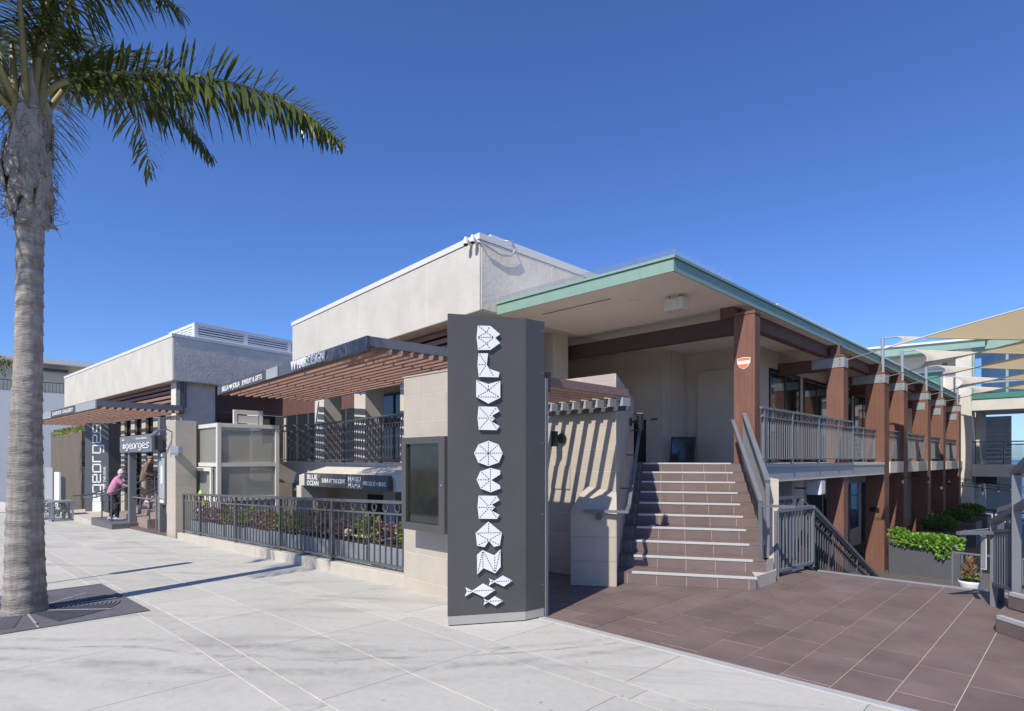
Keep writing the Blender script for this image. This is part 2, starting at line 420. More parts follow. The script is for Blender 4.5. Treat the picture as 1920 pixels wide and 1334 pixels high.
def ground(x): return 0.029 * min(0.0, x + 5.6)
def V2(a): return Vector((math.cos(R(a)), math.sin(R(a)), 0))
UP = Vector((0, 0, 1))

def clad(parent, o, ud, length, z0, z1, rowh, tw, mt='tile', bond=0.5, th=0.0025, gap=0.007, zstart=None, first=0.0, nsign=1):
    """wall tiles, each its own piece, on a vertical face; o = lower left corner, ud = along, outward normal = ud x up"""
    ud = Vector(ud).normalized(); nd = ud.cross(UP) * nsign; o = Vector(o)
    z = zstart if zstart is not None else z0; row = 0
    while z < z1 - 0.01:
        za, zb = max(z, z0), min(z + rowh, z1)
        x = -tw + first + (row * bond % 1.0) * tw
        while x < length - 0.01:
            xa, xb = max(x, 0), min(x + tw, length)
            if xb - xa > 0.02 and zb - za > 0.02:
                b = MB().obox(o + ud * (xa + gap / 2) + UP * (za - o.z + gap / 2) - nd * 0.004, ud * (xb - xa - gap), nd * (th + 0.004), UP * (zb - za - gap))
                b.build('tile', mt, parent)
            x += tw
        z += rowh; row += 1
# ------------------------------------------------------------ the setting
# land, street, sea
g = MB().box(-400, 400, -400, 46, -9, -6.0)
struct(g.build('terrain', 'terrain'))
s = MB().quadv([(-40000, 46, -21), (40000, 46, -21), (40000, 50000, -21), (-40000, 50000, -21)])
struct(s.build('sea', 'sea'))
hl = MB()
pts = [(-3000 + 600 * i, 24000, -21 + (90 + 40 * math.sin(i * 0.9) + 30 * math.sin(i * 2.3)) * min(1, i / 4, (24 - i) / 5)) for i in range(25)]
hl.ext([(p[0], p[1], p[2]) for p in pts] + [(pts[-1][0], 24000, -30), (pts[0][0], 24000, -30)], (0, 800, 0))
struct(hl.build('hills', 'hills'))
rd = MB()
for x0, x1 in ((-60, -5.6), (-5.6, 40)):
    rd.hexa([(x0, -16, ground(x0) - .6), (x1, -16, ground(x1) - .6), (x1, -4.15, ground(x1) - .6), (x0, -4.15, ground(x0) - .6),
             (x0, -16, ground(x0) - .14), (x1, -16, ground(x1) - .14), (x1, -4.15, ground(x1) - .14), (x0, -4.15, ground(x0) - .14)])
struct(rd.build('road', 'asphalt'))
kb = MB()
for x0, x1 in ((-60, -5.6), (-5.6, 40)):
    kb.hexa([(x0, -4.15, ground(x0) - .6), (x1, -4.15, ground(x1) - .6), (x1, -4.0, ground(x1) - .6), (x0, -4.0, ground(x0) - .6),
             (x0, -4.15, ground(x0) + .002), (x1, -4.15, ground(x1) + .002), (x1, -4.0, ground(x1) + .002), (x0, -4.0, ground(x0) + .002)])
struct(kb.build('kerb', 'kerb'))
sw = MB()
for x0, x1 in ((-60, -40), (-40, -5.6), (-5.6, 40)):
    dz = 0.005 if x0 >= -40 and x1 <= 6 else 0.005
    sw.hexa([(x0, -4.0, ground(x0) - .6), (x1, -4.0, ground(x1) - .6), (x1, 4.6, ground(x1) - .6), (x0, 4.6, ground(x0) - .6),
             (x0, -4.0, ground(x0) - dz), (x1, -4.0, ground(x1) - dz), (x1, 4.6, ground(x1) - dz), (x0, 4.6, ground(x0) - dz)])
sidewalk = struct(sw.build('sidewalk', 'joint'))
gap_shade = MB()  # dark strips in the cross joints, standing in for shade in the gaps
rows = [-4, -2.6, -1.15, 0.28, 1.75, 1.98, 2.73, 3.5, 3.75, 4.6]
xs0 = [-2.4 - 1.42 * i for i in range(-6, 27)]
for ri in range(len(rows) - 1):
    y0, y1 = rows[ri], rows[ri + 1]
    offx = {3: 0.45, 5: 0.0, 6: 0.0, 8: -0.1}.get(ri, 0.1)
    gap = 0.0065
    for i in range(len(xs0) - 1):
        xa, xb = xs0[i + 1] + offx, xs0[i] + offx
        if xb < -40: continue
        cuts = [xa, xb] if not (xa < -5.6 < xb) else [xa, -5.6, xb]
        b = MB()
        a0, b0 = xa + .0035, xb - .0035
        yy0, yy1 = y0 + gap, y1 - gap
        for p, q in zip(cuts[:-1], cuts[1:]):
            p2, q2 = max(p, a0), min(q, b0)
            b.hexa([(p2, yy0, ground(p2) - .05), (q2, yy0, ground(q2) - .05), (q2, yy1, ground(q2) - .05), (p2, yy1, ground(p2) - .05),
                    (p2, yy0, ground(p2)), (q2, yy0, ground(q2)), (q2, yy1, ground(q2)), (p2, yy1, ground(p2))])
        b.build('slab', 'concrete', sidewalk)
        if xb > -30: gap_shade.hexa([(xb - .0034, yy0, ground(xb) - .02), (xb + .0034, yy0, ground(xb) - .02), (xb + .0034, yy1, ground(xb) - .02), (xb - .0034, yy1, ground(xb) - .02), (xb - .0034, yy0, ground(xb) - .0012), (xb + .0034, yy0, ground(xb) - .0012), (xb + .0034, yy1, ground(xb) - .0012), (xb - .0034, yy1, ground(xb) - .0012)])

stuff(gap_shade.build('joint_shade', 'gap_shade', sidewalk))
# tiled forecourt, each tile a piece in a third bond
PX0, PX1, PY0, PY1 = -9.5, 4.5, 4.72, 9.52
pz = MB().prism([(-6.0, 4.6), (4.5, 4.6), (4.5, PY1), (-2.95, PY1), (-2.95, 9.0), (-9.5, 9.0), (-9.5, 5.6), (-6.0, 5.6)], -1.2, -0.004)
plaza = struct(pz.build('plaza_floor', 'floor_grout'))
TW, TL = 0.36, 0.76
for k in range(-14, 18):
    xb = -0.65 - TW * k; xa = xb - TW
    off = 4.99 + 0.265 * k
    n0 = math.floor((4.7 - off) / TL)
    for n in range(n0, n0 + 9):
        ya, yb = off + TL * n, off + TL * (n + 1)
        lo = 4.70 if xa > -5.6 else 5.6
        hi = PY1 if xb > -2.9 else 9.0
        ya, yb = max(ya, lo), min(yb, hi)
        if yb - ya < 0.03: continue
        if xb < -6.6: continue
        gp = 0.0035; gq = 0.0075
        b = MB().box(xa + gp, xb - gp, ya + gq, yb - gq, -0.03, random.uniform(-.0005, .0005))
        b.build('tile', 'floor_tile', plaza)
st = MB().box(-4.16, 4.5, 4.615, 4.695, -0.03, 0.005); 
t = thing('threshold_strip', (-2, 4.65, 0), 'long aluminium strip between the pale sidewalk and the brown tiles', 'metal strip')
st.build('strip', 'nosing', t)
screw = MB().tube([(0, 0, 0), (0, 0, 0.003)], 0.006, 8).mesh('screw', 'steel')
for i in range(14): inst('screw', screw, t, (-3.9 + i * 0.6, 4.655, 0.0045))
t = thing('edge_strip', (-2, 9.55, 0), 'metal edge strip along the top of the steps down to the court', 'metal strip')
MB().box(-2.93, 4.5, 9.525, 9.585, -0.05, 0.012).build('strip', 'steel', t)

# lower court and sunken patio
lf = MB().box(-40, 14, 9.0, 44, -1.9, -1.7)
struct(lf.build('courtyard_floor', 'lower_floor'))
deck_boards = thing('court_deck', (0, 30, -1.7), 'dark boards of the lower courtyard floor beyond the ivy planter', 'decking')
for i in range(44):
    y = 13.4 + i * 0.5
    MB().box(-4.2, 9, y + .01, y + .49, -1.69, -1.665 + random.uniform(-.002, .002)).build('board', 'lower_floor', deck_boards)
struct(MB().box(-17.8, -5.4, 5.25, 9.3, -1.95, -1.72).build('patio_floor', 'lower_floor'))

# steps down from the forecourt
t = thing('court_stair', (-1.8, 9.6, -1.7), 'tiled steps going down from the brown forecourt to the lower court', 'stairs')
for i in range(9):
    MB().box(-2.92, 3.0, 9.59 + .31 * i, 9.59 + .31 * (i + 1), -1.7, -.17 * (i + 1)).build('step', 'stair_tile', t)

# low kerb wall below the street fence
t = thing('kerb_wall', (-11, 4.6, -0.3), 'low beige cast wall carrying the grey street fence', 'low wall')
w = MB()
for x0, x1 in ((-16.2, -11.4), (-11.39, -6.45)):
    w = MB()
    w.hexa([(x0, 4.55, ground(x0) - .5), (x1, 4.55, ground(x1) - .5), (x1, 5.25, ground(x1) - .5), (x0, 5.25, ground(x0) - .5),
            (x0, 4.55, ground(x0) + .165), (x1, 4.55, ground(x1) + .165), (x1, 5.25, ground(x1) + .165), (x0, 5.25, ground(x0) + .165)])
    w.build('wall_section', 'kerb', t, bevel=0.012)
MB().box(-17.8, -6.4, 5.06, 5.24, -1.95, -0.4).build('retaining_face', 'stucco_tan', t)

# ------------------------------------------------------------ railing builder
BAL = {}
def baluster(h, w=0.018, mt='metal'):
    k = (round(h, 3), w, mt)
    if k not in BAL: BAL[k] = MB().box(-w / 2, w / 2, -w / 2, w / 2, 0, h).mesh('baluster', mt)
    return BAL[k]
def railing(t, a, b, h=0.93, step=0.144, rings=True, posts=(0, 1), mt='metal', low=0.07, rail=0.042, post_w=0.05, ringz=0.165, post_drop=0.0):
    a, b = Vector(a), Vector(b); d = b - a; L = Vector((d.x, d.y, 0)).length; hd = Vector((d.x, d.y, 0)).normalized()
    rz = math.atan2(hd.y, hd.x)
    P = lambda f, z: a + d * f + UP * z
    MB().bar(P(0, h), P(1, h), rail + .012, rail).build('top_rail', mt, t)
    MB().bar(P(0, low), P(1, low), rail, rail * .75).build('bottom_rail', mt, t)
    top = h - rail / 2
    if rings:
        top = h - ringz
        MB().bar(P(0, top), P(1, top), rail * .9, rail * .6).build('middle_rail', mt, t)
        key = ('ring', ringz, mt)
        if key not in BAL:
            r = (ringz - rail * .8) / 2
            BAL[key] = MB().ring((0, 0, 0), (1, 0, 0), (0, 0, 1), r - .014, r, .018, 14).mesh('ring', mt)
    n = max(1, round(L / step))
    me = baluster(round(top - low, 3), 0.018, mt)
    pm = baluster(round(h, 3) + post_drop, post_w, mt)
    for i in range(1, n):
        f = i / n
        if any(abs(f - q) * L < step * .45 for q in posts): continue
        inst('baluster', me, t, P(f, low), rz)
        if rings and i % 2 == 0 and i < n:
            inst('ring', BAL[key], t, P(f, h - ringz / 2 + .002), rz)
    for q in posts:
        inst('post', pm, t, P(q, -post_drop), rz)

# street fence
f = thing('street_fence', (-11, 4.62, -0.1), 'charcoal metal fence with a row of small rings along the sidewalk', 'fence')
xa, xb = -16.05, -6.5
Lf = xb - xa
railing(f, (xa, 4.64, ground(xa) + .165), (xb, 4.64, ground(xb) + .165), h=0.96, step=0.144, posts=[(q - xa) / Lf for q in (-15.99, -14.78, -12.61, -10.49, -8.58, -6.55)])

# ------------------------------------------------------------ tiled pillar by the sign
p = thing('tiled_pillar', (-5.9, 4.7, 0), 'beige tiled pillar behind the tall slate sign, carrying the menu case', 'pillar')
MB().box(-6.45, -4.78, 4.51, 5.05, -0.2, 2.75).build('core', 'grout', p)
clad(p, (-6.45, 4.51, -0.04), (1, 0, 0), 1.67, -0.04, 2.75, 0.34, 0.45, first=0.42, zstart=-0.21, bond=0)
clad(p, (-4.78, 4.51, -0.04), (0, 1, 0), 0.54, -0.04, 2.75, 0.34, 0.54, bond=0, zstart=-0.21)
clad(p, (-6.45, 5.05, -0.04), (0, -1, 0), 0.54, -0.04, 2.75, 0.34, 0.54, bond=0, zstart=-0.21)
MB().box(-6.462, -4.768, 4.498, 5.05, 2.752, 2.77).build('cap', 'tile', p)
# menu case
m = thing('menu_case', (-5.7, 4.4, 0.8), 'dark grey glazed menu case hanging on the beige tiled pillar', 'menu case')
MB().box(-6.13, -5.28, 4.33, 4.495, 0.82, 1.95).build('body', 'sign', m, bevel=.006)
fr = MB(); x0, x1, z0, z1 = -6.13, -5.28, .82, 1.95
fr.box(x0, x1, 4.25, 4.325, z1 - .08, z1).box(x0, x1, 4.25, 4.325, z0, z0 + .09).box(x0, x0 + .09, 4.25, 4.325, z0 + .091, z1 - .081).box(x1 - .11, x1, 4.25, 4.325, z0 + .091, z1 - .081)
fr.build('door_frame', 'sign', m)
MB().box(x0 + .091, x1 - .111, 4.285, 4.295, z0 + .092, z1 - .082).build('pane', 'menu_glass', m)
lock = MB().tube([(x1 - .055, 4.25, 1.38), (x1 - .055, 4.243, 1.38)], .012, 10).build('lock', 'steel', m)

# ------------------------------------------------------------ the tall slate sign
sg = thing('totem_sign', (-4.4, 4.2, 0), 'tall folded slate sign with white paper-fold letters reading BLUE OCEAN and three fish', 'sign')
SA = Vector((-4.605, 3.745, 0)); SB = Vector((-4.18, 4.44, 0)); SC = Vector((-4.15, 4.705, 0))
sd = (SB - Vector((-4.59, 3.77, 0))).normalized(); sn = sd.cross(UP)
foot = [SA, SB, SC, Vector((-4.33, 4.71, 0)), Vector((-4.40, 4.52, 0)), Vector((-4.76, 3.93, 0))]
MB().prism([(q.x, q.y) for q in foot], 0.10, 3.15).build('panel', 'sign', sg, bevel=.004)
inner = [q + (Vector((-4.45, 4.25, 0)) - q) * .012 for q in foot]
MB().prism([(q.x, q.y) for q in inner], 0.012, 0.0995).build('base_band', 'sign_base', sg)
MB().box(-4.16, -4.138, 4.712, 4.75, 0, 2.55).build('edge_post', 'metal_lt', sg)
for zz in (.35, 1.1, 1.85, 2.6, 3.05):
    q = SB.lerp(SC, .88) + UP * zz
    n_ = (SC - SB).normalized().cross(UP); MB().tube([q, q + n_ * .003], .007, 8).build('screw', 'steel', sg)
LET = {
 'B':([(0.277,3.037),(0.407,3.041),(0.507,2.961),(0.455,2.923),(0.507,2.872),(0.407,2.797),(0.28,2.791),(0.265,2.917)],
  [((0.283,3.034),(0.365,2.973)),((0.399,3.031),(0.365,2.973)),((0.365,2.973),(0.277,2.921)),((0.365,2.973),(0.438,2.926)),((0.277,2.917),(0.438,2.926)),((0.277,2.914),(0.368,2.861)),((0.438,2.922),(0.368,2.861)),((0.368,2.861),(0.284,2.802)),((0.368,2.861),(0.4,2.807))]),
 'L':([(0.284,2.756),(0.381,2.761),(0.368,2.643),(0.394,2.604),(0.5,2.572),(0.491,2.521),(0.287,2.518),(0.274,2.642)],
  [((0.292,2.752),(0.361,2.65)),((0.28,2.643),(0.357,2.646)),((0.361,2.641),(0.292,2.533)),((0.394,2.6),(0.438,2.532))]),
 'U':([(0.261,2.486),(0.385,2.448),(0.509,2.486),(0.509,2.312),(0.385,2.249),(0.261,2.314)],
  [((0.268,2.478),(0.385,2.382)),((0.501,2.479),(0.385,2.382)),((0.385,2.441),(0.385,2.382)),((0.385,2.382),(0.274,2.321)),((0.385,2.382),(0.496,2.32)),((0.274,2.314),(0.496,2.318))]),
 'E':([(0.284,2.218),(0.471,2.218),(0.501,2.174),(0.421,2.125),(0.455,2.101),(0.421,2.067),(0.501,2.021),(0.471,1.98),(0.287,1.982),(0.275,2.1)],
  [((0.291,2.211),(0.386,2.112)),((0.466,2.209),(0.396,2.119)),((0.28,2.1),(0.448,2.103)),((0.386,2.093),(0.292,1.99)),((0.403,2.087),(0.471,1.993))]),
 'O':([(0.386,1.871),(0.49,1.834),(0.535,1.744),(0.494,1.649),(0.386,1.613),(0.28,1.65),(0.239,1.744),(0.284,1.833)],
  [((0.386,1.864),(0.386,1.62)),((0.246,1.744),(0.529,1.745)),((0.291,1.826),(0.484,1.658)),((0.484,1.828),(0.291,1.658))]),
 'C':([(0.407,1.594),(0.507,1.569),(0.509,1.528),(0.416,1.47),(0.504,1.418),(0.511,1.384),(0.409,1.346),(0.306,1.384),(0.265,1.474),(0.303,1.559)],
  [((0.405,1.587),(0.405,1.353)),((0.27,1.474),(0.396,1.473)),((0.309,1.557),(0.396,1.478)),((0.309,1.39),(0.396,1.465))]),
 'E2':([(0.284,1.313),(0.471,1.309),(0.501,1.263),(0.421,1.22),(0.455,1.194),(0.421,1.16),(0.501,1.113),(0.474,1.073),(0.288,1.08),(0.275,1.196)],
  [((0.291,1.307),(0.386,1.204)),((0.466,1.301),(0.399,1.212)),((0.28,1.195),(0.448,1.192)),((0.386,1.183),(0.292,1.087)),((0.403,1.179),(0.471,1.083))]),
 'A':([(0.387,1.046),(0.526,0.931),(0.504,0.802),(0.442,0.788),(0.39,0.853),(0.345,0.789),(0.27,0.807),(0.255,0.933)],
  [((0.387,1.037),(0.387,0.938)),((0.262,0.934),(0.518,0.932)),((0.27,0.929),(0.386,0.862)),((0.516,0.925),(0.394,0.862)),((0.386,0.857),(0.28,0.813)),((0.396,0.857),(0.498,0.81))]),
 'N':([(0.328,0.758),(0.452,0.699),(0.511,0.757),(0.513,0.582),(0.456,0.518),(0.333,0.577),(0.271,0.517),(0.269,0.712)],
  [((0.324,0.745),(0.278,0.541)),((0.328,0.745),(0.328,0.583)),((0.333,0.745),(0.448,0.534)),((0.452,0.692),(0.452,0.533)),((0.504,0.741),(0.458,0.533))]),
 'f1':([(0.39,0.469),(0.448,0.438),(0.541,0.49),(0.638,0.433),(0.546,0.379),(0.448,0.429),(0.391,0.397),(0.407,0.434)],
  [((0.407,0.434),(0.438,0.433)),((0.468,0.435),(0.631,0.433))]),
 'f2':([(0.147,0.393),(0.223,0.351),(0.333,0.419),(0.456,0.349),(0.342,0.279),(0.223,0.341),(0.147,0.3),(0.166,0.348)],
  [((0.166,0.348),(0.214,0.348)),((0.236,0.349),(0.445,0.35))]),
 'f3':([(0.336,0.267),(0.386,0.239),(0.456,0.283),(0.537,0.233),(0.458,0.186),(0.386,0.231),(0.337,0.204),(0.351,0.236)],
  [((0.351,0.236),(0.381,0.235)),((0.396,0.236),(0.529,0.236))]),
}
S0 = Vector((-4.59, 3.77, 0))
for key, (outl, dashes) in LET.items():
    P3 = lambda q, dn: S0 + sd * q[0] + UP * q[1] + sn * dn
    name = 'fish_emblem' if key[0] == 'f' else 'letter'
    lt = MB().ext([P3(q, 0.014) for q in outl], sn * 0.016).build(name, 'white', sg)
    dm = MB()
    for a, b in dashes:
        a3, b3 = P3(a, 0.0305), P3(b, 0.0305); d = b3 - a3; n = max(1, int(d.length / 0.023))
        for i in range(n):
            c0 = a3 + d * ((i + .18) / n); c1 = a3 + d * ((i + .82) / n)
            w = sn.cross(d).normalized() * 0.0042
            dm.quadv([c0 - w, c1 - w, c1 + w, c0 + w])
    dm.build('fold_stitching', 'black', lt)

# ------------------------------------------------------------ tiled stair wall
ST_P = Vector((-4.417, 6.786, 0)); wv = V2(29.34); gv = V2(119.34); RI, TR = 0.161, 0.384
def SP(u, k, z=0.0): return ST_P + wv * u + gv * k + UP * z
w = thing('stair_wall', (-5.5, 7.6, 0), 'tall beige tiled wall left of the stairs with slanting trellis shadows', 'wall')
c0 = SP(-.21, -.02); c1 = SP(-.21, 3.75)
c0y = c0.y
MB().prism([(c0.x, c0y), (c1.x, c1.y), (c1.x - .35, c1.y - .2), (c0.x - .42, c0y + .42), (-6.9, c0y + .42), (-6.9, c0y)], -.15, 2.84).build('core', 'grout', w)
clad(w, (-6.9, c0y, 0.0), (1, 0, 0), c0.x + 6.9, 0.0, 2.855, 0.307, 0.61, zstart=-.02, bond=.5, first=.17)
clad(w, (c0.x, c0.y, 0.0), gv, 3.77, 0.0, 2.855, 0.307, 0.61, zstart=-.02, bond=.5, first=.3)
hatch = MB().box(-5.74, -5.38, c0y - .019, c0y - .0125, 1.25, 1.59).build('access_hatch', 'tile', w)
# cheek block in front of the wall
ck = thing('cheek_block', (-4.8, 6.4, 0), 'low beige tiled block with a sloping top at the foot of the stairs', 'wall block')
f0, f1 = Vector((-4.95, 6.13, 0)), Vector((-4.44, 6.47, 0)); b1 = Vector((c0.x + .02, c0y - .016, 0)); b0 = Vector((-5.10, c0y - .016, 0))
cb = MB(); cb.hexa([f0, f1, b1, b0, f0 + UP * 1.0, f1 + UP * .96, b1 + UP * 1.24, b0 + UP * 1.31]); cb.build('core', 'tile', ck, bevel=.006)
fd = (f1 - f0); nrm = fd.normalized().cross(UP)
for za, zb in ((0.005, .33), (.335, .655), (.66, .95)):
    MB().obox(f0 + fd.normalized() * .006 + UP * za, fd * .97, nrm * .008, UP * (zb - za)).build('tile', 'tile', ck)
# sconces on the wall
for (loc, lab, hz) in (((-5.52, c0y - .015, 1.99), 'small black wall light on the sunlit tiled wall among trellis shadows', 0),):
    s = thing('wall_light', loc, lab, 'wall light')
    x, y, z = loc
    MB().tube([(x, y, z), (x, y - .03, z)], .075, 16).build('back_plate', 'black', s)
    MB().box(x - .02, x + .02, y - .10, y - .03, z - .02, z + .02).build('arm', 'black', s)
    MB().tube([(x - .03, y - .15, z - .12), (x - .03, y - .15, z + .10)], .055, 14).build('shade', 'black', s)
q = SP(-.21, 2.6, 2.35) + wv * .015
s = thing('wall_light', q, 'black cylinder wall light on the shaded side of the stair wall', 'wall light')
MB().tube([q, q + wv * .03], .075, 16).build('back_plate', 'black', s)
MB().bar(q + wv * .03, q + wv * .12, .04, .04).build('arm', 'black', s)
MB().tube([q + wv * .17 - UP * .14, q + wv * .17 + UP * .14], .062, 14).build('shade', 'black', s)
# trellis of boards between pillar and wall
tr = thing('passage_trellis', (-5, 5.9, 2.5), 'small trellis of brown boards in grey brackets above the passage', 'trellis')
bx = [-5.62 + .203 * i for i in range(7)]
for x in bx:
    MB().box(x - .032, x + .032, 5.02, c0y - .03, 2.515, 2.615).build('board', 'wood', tr)
    b = MB().box(x - .05, x + .05, c0y - .19, c0y - .014, 2.385, 2.495)
    b.build('bracket', 'panel_grey', tr)
    MB().tube([(x, c0y - .19, 2.44), (x, c0y - .196, 2.44)], .011, 8).build('bolt', 'black', tr)
MB().box(-5.78, -4.33, c0y - .10, c0y - .02, 2.33, 2.384).build('ledger', 'metal', tr)
MB().box(-5.95, -4.34, 4.93, 5.02, 2.44, 2.66).build('front_beam', 'beam', tr)

# ------------------------------------------------------------ entrance stairs
sr = thing('entrance_stairs', SP(.8, 1.5), 'brown tiled entrance stairs with ten pale metal nosings', 'stairs')
UL, UR = -.205, 1.80
for i in range(10):
    k0 = TR * i; z1 = RI * (i + 1)
    k1 = 4.6 if i == 9 else k0 + TR + .05
    ur = [1.56, 1.74][i] if i < 2 else UR
    MB().obox(SP(UL, k0 + .005, z1 - RI - .02), wv * (ur - UL), gv * (k1 - k0 - .005), UP * (RI + .02 - .005)).build('step', 'floor_grout', sr)
    n = 6; off = [0, .0][i % 2]
    edges = [UL] + [UL + .145 + .385 * j for j in range(5)] + [ur]
    edges = sorted(e for e in edges if e <= ur)
    for a, b in zip(edges[:-1], edges[1:]):
        if b - a < .04: continue
        MB().obox(SP(a + .003, k0, z1 - RI + .004), wv * (b - a - .006), gv * .02, UP * (RI - .010)).build('riser_tile', 'stair_tile', sr)
        MB().obox(SP(a + .002, k0, z1 - .012), wv * (b - a - .004), gv * (TR - .004), UP * .012).build('tread_tile', 'stair_tile', sr)
    nb = MB()
    nb.obox(SP(.0, k0 - .006, z1 + .001), wv * 1.575, gv * .045, UP * .004).obox(SP(.0, k0 - .008, z1 - .020), wv * 1.575, gv * .007, UP * .024)
    for j in range(3): nb.obox(SP(.002, k0 + .004 + j * .014, z1 + .0052), wv * 1.571, gv * .006, UP * .003)
    nb.build('nosing', 'nosing', sr)
fl = MB().prism([SP(*q) for q in ((1.562, .05), (1.90, .62), (1.92, .95), (1.742, .95), (1.742, .40), (1.562, .395))], 0, .168).prism([SP(*q) for q in ((1.742, .39), (1.86, .58), (1.90, .95), (1.81, .95), (1.805, .50))], .1685, .34)
fl.build('stucco_flank', 'stucco_tan', sr, bevel=.012)
MB().obox(SP(1.806, .951, -.5), wv * .18, gv * 2.9, UP * 1.9).build('side_wall', 'stucco_tan', sr)

# stair handrails
h = thing('stair_handrail', SP(-.1, 0, .9), 'grey flat handrail fixed to the tiled wall left of the stairs', 'handrail')
def NZ(k): return RI + RI / TR * k
path = [SP(-.56, -.42, .98), SP(-.14, -.30, .98), SP(-.10, .02, 1.0)]
hr = MB(); 
hr.bar(SP(-.60, -.34, 1.0), SP(-.02, -.34, 1.0), .05, .035); hr.bar(SP(-.04, -.36, 1.0), SP(-.04, .06, NZ(0) + .88), .045, .04)
hr.bar(SP(-.04, .06, NZ(0) + .88), SP(-.04, 3.65, NZ(3.6) + .90), .045, .05); hr.bar(SP(-.04, 3.65, NZ(3.6) + .905), SP(-.22, 3.65, NZ(3.6) + .905), .05, .045)
hr.build('rail', 'metal_lt', h)
for k in (.7, 1.9, 3.0):
    MB().tube([SP(-.2, k, NZ(k) + .80), SP(-.05, k, NZ(k) + .80), SP(-.04, k, NZ(k) + .86)], .012, 8).build('bracket', 'metal', h)
MB().tube([SP(-.4, -.36, .93), SP(-.4, -.39, .93)], .045, 12).build('rosette', 'metal', h)
h = thing('stair_guard', SP(1.8, 1.5, .3), 'grey sloping guard rail with pickets on the right of the stairs', 'guard rail')
ka, kb2 = .70, 3.42
MB().bar(SP(1.80, ka - .03, NZ(ka) + .91), SP(1.80, kb2, NZ(kb2) + .91), .07, .07).build('top_rail', 'metal_lt', h)
MB().bar(SP(1.80, ka, NZ(ka) + .78), SP(1.80, kb2, NZ(kb2) + .78), .03, .03).build('middle_rail', 'metal_lt', h)
MB().bar(SP(1.80, ka, NZ(ka) + .03), SP(1.80, kb2, NZ(kb2) + .03), .035, .04).build('bottom_rail', 'metal_lt', h)
for k in (ka, kb2):
    MB().obox(SP(1.775, k - .025, RI * (int(k / TR) + 1)), wv * .05, gv * .05, UP * (NZ(k) + .90 - RI * (int(k / TR) + 1))).build('post', 'metal_lt', h)
me = baluster(.75, .016, 'metal_lt')
for j in range(1, 24):
    k = ka + (kb2 - ka) * j / 24; inst('picket', me, h, SP(1.80, k, NZ(k) + .03), R(29.34))
h = thing('inner_handrail', SP(1.62, 1.5, .3), 'lower grey handrail standing on the right end of the treads', 'handrail')
MB().bar(SP(1.66, .28, NZ(.28) + .83), SP(1.60, 3.40, NZ(3.4) + .80), .055, .06).build('rail', 'metal_lt', h)
MB().bar(SP(1.66, .30, NZ(.3) + .81), SP(1.70, .52, .325), .05, .05).build('post', 'metal_lt', h)
MB().bar(SP(1.66, .30, NZ(.3) + .78), SP(2.1, .50, NZ(.3) + .76), .045, .035).build('extension', 'metal_lt', h)
MB().bar(SP(1.66, .6, NZ(.6) + .70), SP(1.62, 3.36, NZ(3.36) + .68), .02, .02).build('lower_bar', 'metal_lt', h)

# rail beside the way down to the court
h = thing('court_stair_railing', (-3.1, 9.5, 0), 'charcoal railing with rings beside the forecourt, sloping down to the lower court', 'railing')
railing(h, (-3.18, 8.58, 0.02), (-3.06, 9.72, 0.02), h=.93, step=.105, rings=False, posts=(0, 1), mt='metal_lt', rail=.05)
railing(h, (-3.22, 9.74, 0.02), (-3.22, 13.9, -1.72), h=1.02, step=.125, rings=True, posts=(0, .36, .72, 1), mt='metal')
railing(h, (-3.40, 9.0, 0.06), (-3.26, 9.72, 0.06), h=1.03, step=.13, rings=True, posts=(0, 1), mt='metal')
MB().bar((-3.05, 9.70, .95), (-3.08, 13.9, -.78), .05, .05).build('handrail', 'metal_lt', h)
# ------------------------------------------------------------ main building
B = thing('main_building', (-9, 12, -1.7), 'long cream stucco building with a high plain parapet block and green edged porch roof', 'building')
D = V2(175.4); T0 = Vector((-8.53, 7.74, 0)); T1 = T0 + D * 9.92
ND = Vector((-D.y, D.x, 0)); ND = ND if ND.y > 0 else -ND            # inward (away from the street)
tb = [T0, T1, T1 + ND * 6, Vector((-8.53, 16, 0))]
MB().prism([(q.x, q.y) for q in tb], 4.60, 6.0).build('parapet_block', ['stucco'], B, bevel=.02)
cp = MB()
def inset(poly, d):
    c = sum(poly, Vector((0, 0, 0))) / len(poly); return [q + (q - c).normalized() * d for q in poly]
MB().prism([(q.x, q.y) for q in inset(tb, .035)], 6.003, 6.12).build('coping', 'coping', B)
# control joints in the stucco
for f in (.19, .52, .80):
    q = T0 + D * (9.92 * f) + UP * 4.62
    MB().obox(q - ND * .003, D * .010, ND * .004, UP * 1.36).build('control_joint', 'soffit', B)
MB().box(-8.514, -8.511, 9.9, 9.91, 4.8, 5.98).build('control_joint', 'soffit', B)
MB().box(-8.527, -8.515, 7.79, 15.9, 4.64, 5.99).build('trowelled_face', 'stucco_rough', B)
# roof screen behind the parapet
sc = thing('roof_screen', (-9.2, 11, 6.1), 'white metal equipment screen on the roof behind the tall parapet', 'roof screen')
MB().box(-8.86, -8.80, 8.3, 16, 6.13, 6.32).build('panel', 'louver', sc)
for y in (8.31, 10.0, 11.7, 13.4, 15.1):
    MB().box(-8.795, -8.775, y, y + 1.45, 6.20, 6.222).build('slot', 'dark', sc)
MB().box(-12, -8.865, 8.3, 8.36, 6.13, 6.30).build('panel', 'louver', sc)

